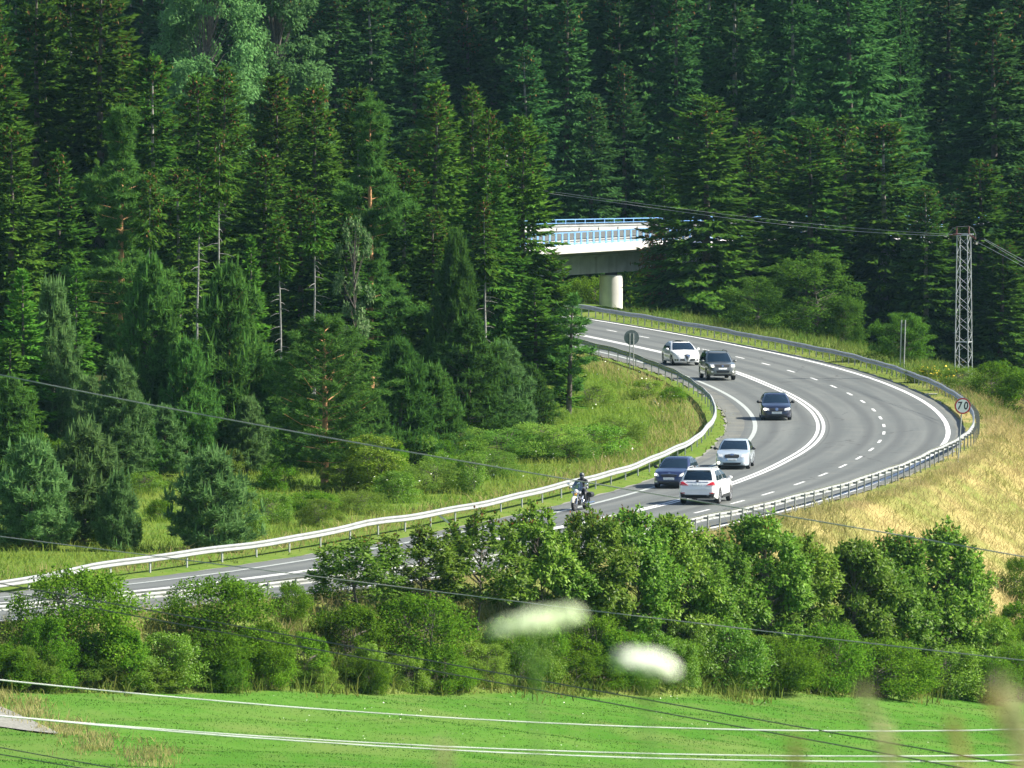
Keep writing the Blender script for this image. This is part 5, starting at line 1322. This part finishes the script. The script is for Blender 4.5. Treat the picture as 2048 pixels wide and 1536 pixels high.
# browned boughs on the narrow spruce by the bridge
rg = np.random.default_rng(5); c_ = at(1303, 545, 720); n_ = 500
p = np.array(c_) + rg.normal(0, 1, (n_, 3)) * np.array([.55, .5, 1.6]) + np.array([.3, 0, 0])
V, F = kites(p - np.array(c_), rg.normal(0, .4, (n_, 3)) + np.array([-.4, -.3, -.7]), rand_unit(rg, n_), rg.uniform(.25, .5, n_), rg.uniform(.1, .2, n_))
narrow = [o for o in bpy.data.objects if o.get('label', '').startswith('narrow spruce whose browned')][0]
bb = link('browned_needles', np_mesh('browned_bough', V, F, M['brown_needles']), narrow)
bb['kind'] = 'stuff'; bb.matrix_world = Matrix.Translation(c_); bpy.context.view_layer.update()
bb.matrix_parent_inverse = narrow.matrix_world.inverted()
gB = 'leafy bushes behind the outer rail'
put('round_tree', 'leafy_bush', 1622, 512, 100, 'largest rounded leafy bush behind the outer rail below the spruces', 'bush', gB, D=682, v=0)
put('round_tree', 'leafy_bush', 1506, 556, 66, 'leafy bush behind the outer rail, left of the largest one', 'bush', gB, D=688, v=1)
put('round_tree', 'leafy_bush', 1800, 628, 66, 'rounded leafy bush behind the pair of bare sign posts', 'bush', gB, D=634, v=1)
put('round_tree', 'leafy_bush', 1690, 600, 44, 'dull leafy bush on the right flank of the largest rounded bush', 'bush', gB, D=680, v=0)
gB2 = 'low shrubs on the crest right of the mast'
for i, (px, yt, D, hw, lb) in enumerate(((1990, 728, 590, 60, 'low green shrub at the foot of the lattice mast, right side'), (2055, 742, 584, 66, 'low green shrub on the crest at the right picture edge'), (1925, 735, 596, 44, 'low shrub in front of the lattice mast feet'), (1850, 735, 606, 40, 'low weedy shrub left of the lattice mast'))):
    put('bright_bush' if i > 1 else 'bush', 'green_shrub', px, yt, hw, lb, 'bush', gB2, D=D)

# ------------------------------------------------------------------ the forest behind
gF = 'back forest spruces above the bridge'
rr = random.Random(21)
back = [(1700, -120, 766, 175, 'spruce_droopy', 0), (1590, -150, 774, 120, 'spruce_droopy', 1), (1800, -60, 776, 80, 'spruce_droopy', 0), (1470, -110, 778, 110, 'spruce_far', 0), (1350, -90, 770, 100, 'spruce_far', 1), (1250, 125, 764, 90, 'spruce_far', 2), (1180, 190, 760, 70, 'spruce_far', 3), (1050, 88, 766, 95, 'spruce_far', 0),
        (1130, -60, 786, 90, 'spruce_far', 1), (940, -30, 792, 90, 'spruce_far', 2), (830, 20, 770, 90, 'spruce_far', 3), (745, -60, 780, 95, 'spruce_far', 0), (670, -90, 788, 95, 'spruce_far', 1), (2060, -80, 784, 100, 'spruce_far', 3)]
back_l = ['largest drooping spruce at the top right, beside the black gap', 'drooping spruce left of the largest one at the top right', 'narrow drooping spruce between the largest one and the black gap', 'tall spruce above the right end of the bridge, left of the drooping ones', 'tall spruce above the wide dark spruce by the bridge', 'spruce with its tip in view right above the middle of the bridge', 'lower spruce tip directly above the bridge railing', 'spruce tip in view above the cone topped spruce left of the bridge', 'tall spruce leaving the picture top above the bridge pier', 'tall spruce leaving the picture top beside the small pale treetop', 'spruce tip in view right of the aspens and above the slim coned spruce', 'tall spruce running out of the top right of the aspens', 'tall spruce directly right of the pair of aspens', 'tall spruce at the top right corner']
for (px, yt, D, hw, kd, v), far_l in zip(back, back_l):
    put(kd, 'spruce_tree', px, yt, hw, far_l, 'tree', 'drooping spruces at the top right' if kd == 'spruce_droopy' else 'front row of the back forest', D=D, v=v)
for row, D in enumerate((794, 808, 824, 842, 864)):
    px = -140 - rr.uniform(0, 60)
    while px < 2240:
        yt = rr.uniform(-330, 20)
        if not (1865 < px < 1960 and D < 840):
            put('spruce_far', 'spruce_tree', px, yt, rr.uniform(80, 115), 'dark spruce deep in the back forest, partly hidden by nearer spruces', 'tree', 'deep rows of the back forest', D=D + rr.uniform(-6, 6), v=rr.randrange(6))
        px += rr.uniform(62, 110) * (1 + row * .06)
for D in (612, 640, 668):
    px = -160 + rr.uniform(0, 60)
    while px < 985:
        put('spruce', 'spruce_tree', px, rr.uniform(-60, 260) if px < 330 else rr.uniform(150, 380), rr.uniform(70, 100), 'spruce deep in the inner wood, showing only between the edge trees', 'tree', 'deep trees of the inner wood', D=D + rr.uniform(-8, 8), v=rr.randrange(6))
        px += rr.uniform(70, 120)
for px in range(1480, 2200, 75):
    put('spruce_far', 'spruce_tree', px + rr.uniform(-20, 20), rr.uniform(330, 420), 90, 'low dark spruce filling the shade behind the outer rail trees', 'tree', 'shaded spruces behind the outer rail', D=rr.uniform(728, 738), v=rr.randrange(6))
for px in (1090, 1150, 1180, 1270, 1330):
    put('bush', 'dark_shrub', px, rr.uniform(520, 580), 60, 'dark shrub in the shade under the bridge', 'bush', 'shrubs under the bridge', D=758 + rr.uniform(-6, 8))

# ------------------------------------------------------------------ scrub on the inner grass
gI = 'scrub on the inner grass slope'
for kd, px, yt, yb, hw, lb in (('birch', 748, 872, 985, 66, 'bright birch sapling clump behind the inner rail, right of the broad pine'), ('birch', 690, 925, 985, 46, 'small light birch clump below the broad bare-trunked pine'), ('bright_bush', 944, 905, 990, 36, 'small bright shrub alone above the inner rail'),
        ('willow', 905, 850, 915, 78, 'bright willow scrub below the round dark pine, left part'), ('willow', 1010, 862, 922, 80, 'bright willow scrub between the round pine and the inner rail'), ('willow', 1085, 850, 925, 95, 'widest mound of pale willow scrub on the inner grass'),
        ('bright_bush', 1175, 850, 915, 86, 'bright green scrub nearest the bend on the inner grass'), ('willow', 1230, 838, 890, 62, 'low willow scrub tapering off toward the dry inner grass'), ('bright_bush', 1075, 800, 850, 60, 'green scrub under the thin half bare pine'), ('bush', 1000, 830, 875, 50, 'dull scrub in the shade of the round dark pine'), ('willow', 820, 890, 935, 60, 'willow scrub right of the birch saplings'),
        ('bush', 560, 930, 985, 46, 'low green scrub left of the birch saplings'), ('bush', 320, 1000, 1042, 30, 'tiny green shrub on grass left of the lone young pine'), ('bright_bush', 490, 1010, 1070, 44, 'bright low shrub touching the lone young pine on its right'), ('bright_bush', 20, 905, 960, 46, 'yellow green shrub behind the bluish pines at the left edge'), ('bush', 620, 985, 1035, 60, 'low shrub clump behind the inner rail below the birches'), ('willow', 715, 985, 1030, 60, 'low willow scrub close to the inner rail below the birches'), ('bush', 400, 905, 945, 70, 'dark shrubs at the shaded foot of the pale tipped pine'), ('bush', 545, 880, 930, 70, 'dark shrub under the left boughs of the broad pine'), ('bush', 860, 840, 885, 50, 'dark shrub in the shaded gap left of the round pine'), ('bright_bush', 1295, 760, 800, 40, 'green tuft shrub near the round sign seen from behind'), ('willow', 455, 955, 1000, 54, 'willow scrub behind the lone young pine'), ('bright_bush', 540, 985, 1046, 52, 'bright shrub behind the inner rail between the lone pine and the birches'), ('willow', 640, 1000, 1052, 46, 'pale low scrub close to the inner rail left of the birch foot'), ('willow', 860, 925, 985, 62, 'willow scrub between the birch saplings and the small bright shrub'), ('bright_bush', 790, 945, 1005, 50, 'bright scrub at the right foot of the birch saplings'), ('willow', 985, 905, 955, 60, 'willow scrub right of the small bright shrub'), ('willow', 1140, 880, 925, 70, 'willow scrub in front of the widest mound'), ('bright_bush', 290, 945, 985, 46, 'bright shrub in the grass gap left of the lone young pine'), ('willow', 1190, 770, 815, 56, 'pale scrub on the grass right of the thin half bare pine'),
        ('bush', 1345, 775, 808, 30, 'small green shrub inside the tight part of the bend')):
    put(kd, 'green_shrub', px, yt, hw, lb, 'bush', gI, yb=yb)

for i, px in enumerate(range(20, 900, 48)):
    q = ('bush', 'bright_bush', 'bush', 'willow')[i % 4]
    put(q, 'green_shrub', px + rr.uniform(-14, 14), rr.uniform(850, 900), rr.uniform(34, 60), 'low shrub in the shade under the trees of the inner forest edge', 'bush', 'undergrowth of the inner forest edge', yb=rr.uniform(928, 952))
for px, yb in ((770, 905), (820, 880), (850, 860), (905, 858), (790, 862), (700, 905), (730, 880), (600, 905)):
    put('bush', 'green_shrub', px, yb - rr.uniform(70, 110), rr.uniform(50, 70), 'low shrub in the shade under the trees of the inner forest edge', 'bush', 'undergrowth of the inner forest edge', yb=yb)
# ------------------------------------------------------------------ trees and bushes on the near embankment
RD = lambda px: float(np.interp(px, [-100, 0, 302, 700, 1180, 1406, 1525, 1631, 1760, 1900, 2048], [384, 390, 404, 424, 450, 463, 470, 478, 490, 505, 515]))
gN = 'leafy trees on the near embankment'
for kd, px, yt, hw, k, v, lb in (('thin_maple', 715, 1082, 100, 1245, 0, 'airy leafy tree leaning left over the near rail, leftmost of the row'), ('thin_maple', 838, 1060, 92, 1240, 1, 'airy leafy tree second in the near row, road showing through'), ('thin_maple', 962, 1034, 94, 1282, 1, 'leafy tree with its dark thin trunk showing left of the white flower'),
        ('maple', 1072, 1022, 74, 1290, 2, 'leafy tree above the larger white flower head'), ('maple', 1185, 1030, 82, 1308, 0, 'leafy tree with a pale trunk right of the larger white flower'), ('maple', 1265, 1032, 84, 1312, 1, 'leafy tree directly below the motorcycle and the white car'), ('maple', 1345, 1040, 84, 1316, 3, 'full leafy tree in the middle of the near row'), ('maple', 1432, 1078, 76, 1320, 0, 'leafy tree at the start of the dry slope'),
        ('maple', 1522, 1042, 92, 1338, 1, 'leafy tree with a rounded top before the pale dry grass'), ('maple', 1605, 1085, 76, 1342, 2, 'lower leafy tree between two fuller ones on the right'), ('maple', 1708, 1092, 92, 1356, 3, 'dark full leafy tree under the dry slope'), ('maple', 1800, 1080, 92, 1362, 1, 'dark leafy tree second from the right end of the near row'),
        ('maple', 1885, 1058, 90, 1362, 0, 'tall leafy tree at the right end of the near row'), ('maple', 1935, 1130, 66, 1366, 3, 'leafy tree bulging right at the end of the near row')):
    put(kd, 'leafy_tree', px, yt, hw, lb, 'tree', gN, yb=k, v=v)
gU = 'bushes along the foot of the near embankment'
for kd, px, yt, hw, yb, lb in (('bush', 148, 1146, 140, 1335, 'big dark bush at the far left hiding the road end'), ('bush', 95, 1240, 66, 1372, 'lighter bush below the big dark one at the left'), ('bush', 225, 1255, 80, 1375, 'bush at the right foot of the big dark bush'), ('bush', 432, 1160, 122, 1305, 'broad dark bush just under the white near rail'), ('bush', 580, 1168, 40, 1240, 'small round dark bush standing alone by the near rail'),
        ('bright_bush', 330, 1270, 72, 1378, 'bright bush in front of the gap between the two big left bushes'), ('bush', 420, 1262, 82, 1372, 'bush in front of the broad dark bush'), ('bush', 520, 1250, 76, 1362, 'bush below the small round bush'), ('bush', 700, 1212, 78, 1325, 'dark bush left of the dense round one'), ('bush', 845, 1195, 110, 1340, 'dense round dark bush left of the larger white flower'),
        ('bush', 745, 1318, 38, 1388, 'small dark bush at the meadow edge under the dense round one'), ('bush', 608, 1270, 66, 1370, 'dull bush between the round bushes above the meadow'), ('bright_bush', 935, 1285, 52, 1352, 'bright low bush left of the green flower stem'), ('bright_bush', 1048, 1310, 58, 1362, 'bright low bush under the larger white flower'), ('bush', 1240, 1262, 66, 1365, 'low bush between the two white flowers'),
        ('bright_bush', 1445, 1250, 92, 1375, 'bright bush right of the smaller white flower'), ('bush', 1545, 1285, 92, 1385, 'bush at the foot of the right hand trees'), ('bush', 1345, 1278, 66, 1350, 'dark bush behind the smaller white flower'), ('bush', 1655, 1255, 92, 1385, 'bush under the dark full leafy tree'), ('bush', 1765, 1285, 98, 1395, 'widest bush at the right meadow edge'), ('bright_bush', 1880, 1290, 88, 1392, 'light bush below the end of the leafy tree row'),
        ('bush', 1975, 1318, 76, 1405, 'bush near the blurred grass stems at the right'), ('bush', 2035, 1120, 46, 1205, 'shrub at the right edge of the dry slope, uppermost'), ('bush', 2045, 1205, 56, 1295, 'shrub at the right edge below the uppermost one'), ('bush', 1990, 1235, 46, 1330, 'shrub between the leafy row end and the right edge'), ('bush', 2040, 1300, 60, 1400, 'shrub at the lower right edge above the meadow'), ('bush', 15, 1290, 56, 1372, 'low shrub cut by the left edge above the bright wire'),
        ('bush', 1600, 1075, 22, 1105, 'tiny green shrub on the dry slope above the leafy trees')):
    put(kd, 'green_bush', px, yt, hw, lb, 'bush', gU, yb=yb)

gH = 'low thicket between the leafy trees and the meadow'
thick = ['at the left edge', 'under the big dark bush', 'right of the big dark bush', 'below the broad dark bush', 'under the small round bush', 'left of the dense round bush', 'in front of the dense round bush', 'below the dark thin trunk', 'under the larger flower head', 'between the flower heads', 'behind the smaller flower head', 'right of the smaller flower head', 'under the fullest middle tree', 'below the dry slope start', 'under the dark full tree', 'left of the widest bush', 'right of the widest bush', 'near the tallest blurred stalk', 'at the right edge']
jobs = []
for px in range(-10, 2070, 56):
    for yb, yt in ((1348, 1262), (1376, 1310)):
        q = px + rr.uniform(-22, 22) + (28 if yb > 1360 else 0)
        if yb < 1360 and q < 1010: continue
        yy = yt + rr.uniform(-30, 26)
        jobs.append((yb > 1360, min(len(thick) - 1, max(0, int((q + 10) / 109))), q, yy, rr.uniform(42, 74), yb + rr.uniform(-8, 8), rr.choice(('bush', 'bright_bush', 'bush', 'willow'))))
jobs.sort(key=lambda j: j[:3])
for i, (lo, bn, q, yy, hw, yb, kd) in enumerate(jobs):
    same = [j for j in jobs if j[:2] == (lo, bn)]; r_ = same.index(jobs[i])
    which = '' if len(same) == 1 else (', left one', ', right one')[r_] if len(same) == 2 else (', left one', ', middle one', ', right one', ', rightmost one')[r_]
    put(kd, 'green_bush', q, yy, hw, ('low thicket bush ' if lo else 'mid height thicket bush ') + thick[bn] + which, 'bush', gH, yb=yb)
for px, yt, yb, hw, lb in ((1120, 1085, 1290, 70, 'shorter leafy tree tucked behind the pale trunk'), (1390, 1110, 1320, 74, 'shorter leafy tree tucked left behind the full middle tree of the row'), (1565, 1120, 1335, 74, 'shorter leafy tree tucked at the start of the dry slope'), (1755, 1120, 1352, 80, 'shorter leafy tree tucked behind the dark full tree under the dry slope')):
    put('maple', 'leafy_tree', px, yt, hw, lb, 'tree', 'back trees of the near row', yb=yb)
# ================================================================== grasses (uncountable)
def in_view(P, m_=5.0):
    lim = 1024 / FPX * P[:, 1] + m_
    return np.abs(P[:, 0]) < lim
def scatter(n, x0, x1, y0, y1, cond):
    P = np.stack([RNG.uniform(x0, x1, n), RNG.uniform(y0, y1, n)], 1); P = P[in_view(P)]
    d, s = sd(P); z = terrain(P[:, 0], P[:, 1]); k = cond(P, d, s, z)
    return np.concatenate([P[k], z[k][:, None]], 1), d[k]
def blades(name, B, hmin, hmax, wd, mat, lean=.35, n=3, spread=.12, kind_mat=None):
    rg = RNG; m_ = len(B)
    p = np.repeat(B, n, 0) + np.concatenate([rg.normal(0, spread, (m_ * n, 2)), np.full((m_ * n, 1), -.03)], 1)
    h = rg.uniform(hmin, hmax, m_ * n); hc = np.repeat(rg.uniform(.6, 1.25, m_), n); h *= hc
    a = rg.uniform(0, 6.28, m_ * n); s = np.stack([np.cos(a), np.sin(a), np.zeros_like(a)], 1)
    d = unit(np.stack([rg.normal(0, lean, m_ * n), rg.normal(0, lean, m_ * n), np.ones(m_ * n)], 1))
    bend = np.stack([rg.normal(0, lean, m_ * n), rg.normal(0, lean, m_ * n), -.25 * np.ones(m_ * n)], 1) * h[:, None] * .6
    wv = (rg.uniform(.6, 1.3, m_ * n) * wd)[:, None]
    mid = p + d * h[:, None] * .55
    V = np.stack([p - s * wv * .5, p + s * wv * .5, mid + s * wv * .32, p + d * h[:, None] + bend, mid - s * wv * .32], 1).reshape(-1, 3)
    b_ = (np.arange(m_ * n) * 5)[:, None]
    F = np.concatenate([b_ + np.array([[0, 1, 2]]), b_ + np.array([[0, 2, 4]]), b_ + np.array([[4, 2, 3]])], 0)
    return tag(link(name, np_mesh(name, V, F, M[mat])), kind='stuff')
def zmof(P): return ZM(P[:, 0])
B, d = scatter(90000, -5, 50, 425, 600, lambda P, d, s, z: (d > 5.6) & (d < 34) & (P[:, 0] + (8.5 - d) * 2.0 > 5 + 6 * RNG.random(len(P))) & (z > zmof(P) + .7) & (RNG.random(len(P)) < np.where(d < 16, 1, .6)))
blades('dry_grass', B, .35, .85, .03, 'dry', .8, 5, .28)
B, d = scatter(40000, -40, 16, 375, 480, lambda P, d, s, z: (d > 5.0) & (d < 8.5))
blades('straw_grass', B, .35, .85, .045, 'strawy', .35, 3, .2)
B, d = scatter(60000, -40, 22, 375, 480, lambda P, d, s, z: (d > 7.5) & (d < 6.4 - 1.45 * zmof(P)) & (P[:, 0] + (8.5 - d) * 2.0 < 9))
blades('embankment_weeds', B, .35, .9, .045, 'weed', .45, 3, .22)
B, d = scatter(26000, -40, 4, 375, 460, lambda P, d, s, z: (d > 6.5) & (d < 9.2))
blades('straw_bank_grass', B, .35, .9, .042, 'strawy', .45, 3, .22)
B, d = scatter(60000, -40, 32, 375, 700, lambda P, d, s, z: ((d > 4.3) & (d < 6.4) & (P[:, 1] > 500)) | ((d > 3.9) & (d < 5.6) & (P[:, 1] <= 500)))
blades('verge_grass', B, .06, .24, .035, 'verge', .4, 3, .15)
B, d = scatter(40000, -45, 20, 375, 700, lambda P, d, s, z: (d < -8.0 - .7 * RNG.random(len(P)) * 1) & (d > -10.4))
blades('inner_verge_grass', B, .05, .20, .035, 'verge', .4, 3, .15)
B, d = scatter(60000, -40, 18, 375, 700, lambda P, d, s, z: (d < -10.0) & (d > -12.8))
blades('straw_verge_grass', B, .30, .85, .04, 'strawy', .45, 3, .2)
B, d = scatter(90000, -40, 20, 420, 660, lambda P, d, s, z: (d < -11) & ((P[:, 1] < 530) | (P[:, 0] > -1)))
blades('inner_grass', B, .25, .70, .04, 'inner', .5, 3, .22)
B, d = scatter(30000, 5, 48, 560, 710, lambda P, d, s, z: (d > 5.6) & (d < 14))
blades('outer_grass', B, .35, .90, .045, 'weed', .35, 3, .2)
B, d = scatter(330000, -28, 34, 352, 478, lambda P, d, s, z: (d > 6.4 - 1.45 * zmof(P)))
n_ = len(B); a_ = RNG.uniform(0, 6.28, n_)
V, F = spikes(B - np.array([0, 0, .02]), unit(np.stack([RNG.normal(0, .45, n_), RNG.normal(0, .45, n_), np.ones(n_)], 1)), np.stack([np.cos(a_), np.sin(a_), 0 * a_], 1), RNG.uniform(.03, .085, n_), RNG.uniform(.03, .07, n_))
tag(link('meadow_grass', np_mesh('meadow_grass', V, F, M['meadow'])), kind='stuff')
B, d = scatter(60000, -28, 34, 380, 482, lambda P, d, s, z: (d > 3.2 - 1.45 * zmof(P)) & (d < 6.4 - 1.45 * zmof(P) + .2 + 3.2 * RNG.random(len(P)) ** 3 * (.4 + .6 * np.sin(P[:, 0] * 1.1) * np.sin(P[:, 0] * .37 + 1))))
blades('tall_weeds', B, .30, 1.25, .055, 'weed', .4, 3, .25)
# straw tufts round the gravel path and a pale strip beyond it
q0 = [ground_hit(-20, 1400), ground_hit(60, 1425), ground_hit(130, 1462), ground_hit(190, 1492), ground_hit(300, 1512)]
Bt = np.concatenate([np.array([[x + RNG.normal(0, .5), y + RNG.normal(0, 2.2), 0] for _ in range(220)]) for x, y, z in q0]); Bt[:, 2] = terrain(Bt[:, 0], Bt[:, 1])
blades('path_grass', Bt, .15, .55, .04, 'strawy', .35, 3, .15)
# white and yellow flower specks
def specks(name, B, hlo, hhi, size, mat):
    B = B + np.stack([np.zeros(len(B)), np.zeros(len(B)), RNG.uniform(hlo, hhi, len(B))], 1); n_ = len(B)
    V, F = kites(B, rand_unit(RNG, n_), np.tile([0, 0, 1.], (n_, 1)) + RNG.normal(0, .2, (n_, 3)), RNG.uniform(.7, 1.3, n_) * size, RNG.uniform(.7, 1.3, n_) * size, .1)
    return tag(link(name, np_mesh(name, V, F, M[mat])), kind='stuff')
B, d = scatter(1100, -25, 20, 440, 620, lambda P, d, s, z: (d < -11) & (d > -26) & (P[:, 0] > -8))
specks('white_meadow_flowers', B, .5, .95, .085, 'white_bloom')
B, d = scatter(330, -10, 30, 385, 440, lambda P, d, s, z: (z < zmof(P) + .5))
specks('clover_flowers', B, .12, .22, .055, 'white_bloom')
Bq = np.array([[at(1880 + RNG.normal(0, 26), 768, 600).x, 598 + RNG.normal(0, 3), 0] for _ in range(60)]); Bq[:, 2] = terrain(Bq[:, 0], Bq[:, 1])
specks('yellow_flowers', Bq, .6, 1.3, .13, 'yellow_bloom')

# ================================================================== flowers and stems right before the camera
def umbel(name, px, py, D, rad, tilt, label, n=70, spoke=.05, yaw=0, bloom='white_bloom'):
    c_ = at(px, py, D); g = tz(c_.x, c_.y)
    root = empty(name, (c_.x, c_.y, g)); tag(root, label, 'flower', 'white flower heads close to the camera')
    h = c_.z - g
    lean = .02
    MB().tube([(lean, 0, -.05), (lean * .6, .0, h * .5), (0, 0, h - spoke)], [.0028, .0024, .002], 8).build('stem', M['stem'], root, 60)
    m_, f_ = MB(), MB(); rg = random.Random(int(px))
    Mt = Matrix.Rotation(tilt, 3, 'Y') @ Matrix.Rotation(yaw, 3, 'Z')
    for k in range(n):
        r_ = rad * math.sqrt((k + .5) / n); a = k * 2.39996
        q = Mt @ Vector((r_ * math.cos(a), r_ * math.sin(a), .004 * (1 - (r_ / rad) ** 2) + rg.uniform(-.002, .002)))
        if k % 4 == 0: m_.tube([(0, 0, h - spoke), tuple(Vector((0, 0, h)) + q)], [.0006, .0005], 4, False)
        for j in range(4):
            f_.ball(Vector((0, 0, h + .002)) + q + Vector((rg.uniform(-.004, .004), rg.uniform(-.004, .004), rg.uniform(-.002, .003))), (.0042, .0042, .0024), 6, 4)
    m_.build('flower_stalk', M['stem'], root)['kind'] = 'stuff'; f_.build('floret', M[bloom], root, 60)['kind'] = 'stuff'
    return root
umbel('white_flower', 1072, 1252, 7.6, .035, R(-11), 'larger blurred white flower head on a green stem', 62, bloom='green_bloom')
umbel('white_flower', 1296, 1336, 7.4, .0180, R(12), 'smaller blurred white flower head right of the larger one', 60, .03)
def stalk(px0, py0, px1, py1, D, wd, mat, label):
    a, b_ = at(px0, py0, D), at(px1, py1, D); g = tz(b_.x, D)
    root = empty('grass_stalk', (b_.x, D, g)); tag(root, label, 'grass stalk', 'blurred grass stalks close to the camera')
    o = Vector(root.location); d = (a - b_)
    base = Vector((b_.x - d.x * .8 - o.x, 0, 0))
    MB().tube([base + Vector((0, 0, -.03)), b_ - o, a - o], [.0016, .0014, .0006], 6).build('stem', M[mat], root, 60)
    rg = np.random.default_rng(int(px0)); n_ = 60; t = rg.uniform(.0, 1, n_)
    p = np.array(b_ - o) + np.array(d) * t[:, None] + rg.normal(0, .0012, (n_, 3))
    V, F = kites(p, np.array(d.normalized()) + rg.normal(0, .35, (n_, 3)), rand_unit(rg, n_), rg.uniform(.006, .012, n_), np.full(n_, wd * .75), .2)
    link('seed_head', np_mesh('seed_head', V, F, M[mat]), root)['kind'] = 'stuff'
    return root
stalk(1722, 1372, 1768, 1490, 6.6, .0036, 'straw', 'slender pale grass head curving up at the lower right, leftmost of the tall ones')
stalk(1768, 1470, 1800, 1580, 6.4, .0040, 'straw', 'pale grass head low beside the leftmost tall one')
M['rust'] = plain('rusty_seed', (.42, .29, .12), .7)
stalk(1905, 1445, 1935, 1545, 6.6, .0034, 'rust', 'rust coloured seed head low between the pale ones')
stalk(1985, 1395, 2035, 1500, 6.3, .0042, 'rust', 'rust coloured seed head near the right edge')
stalk(2000, 1355, 2060, 1560, 6.2, .0046, 'straw', 'tall pale grass head at the right edge')
stalk(2040, 1400, 2075, 1560, 6.4, .0040, 'straw', 'pale grass head cut by the right edge')
stalk(1588, 1490, 1592, 1570, 6.6, .0034, 'rust', 'short rusty seed head rising from the bottom edge right of centre')
stalk(888, 1500, 890, 1570, 6.6, .0034, 'straw', 'short seed head rising from the bottom edge left of centre')
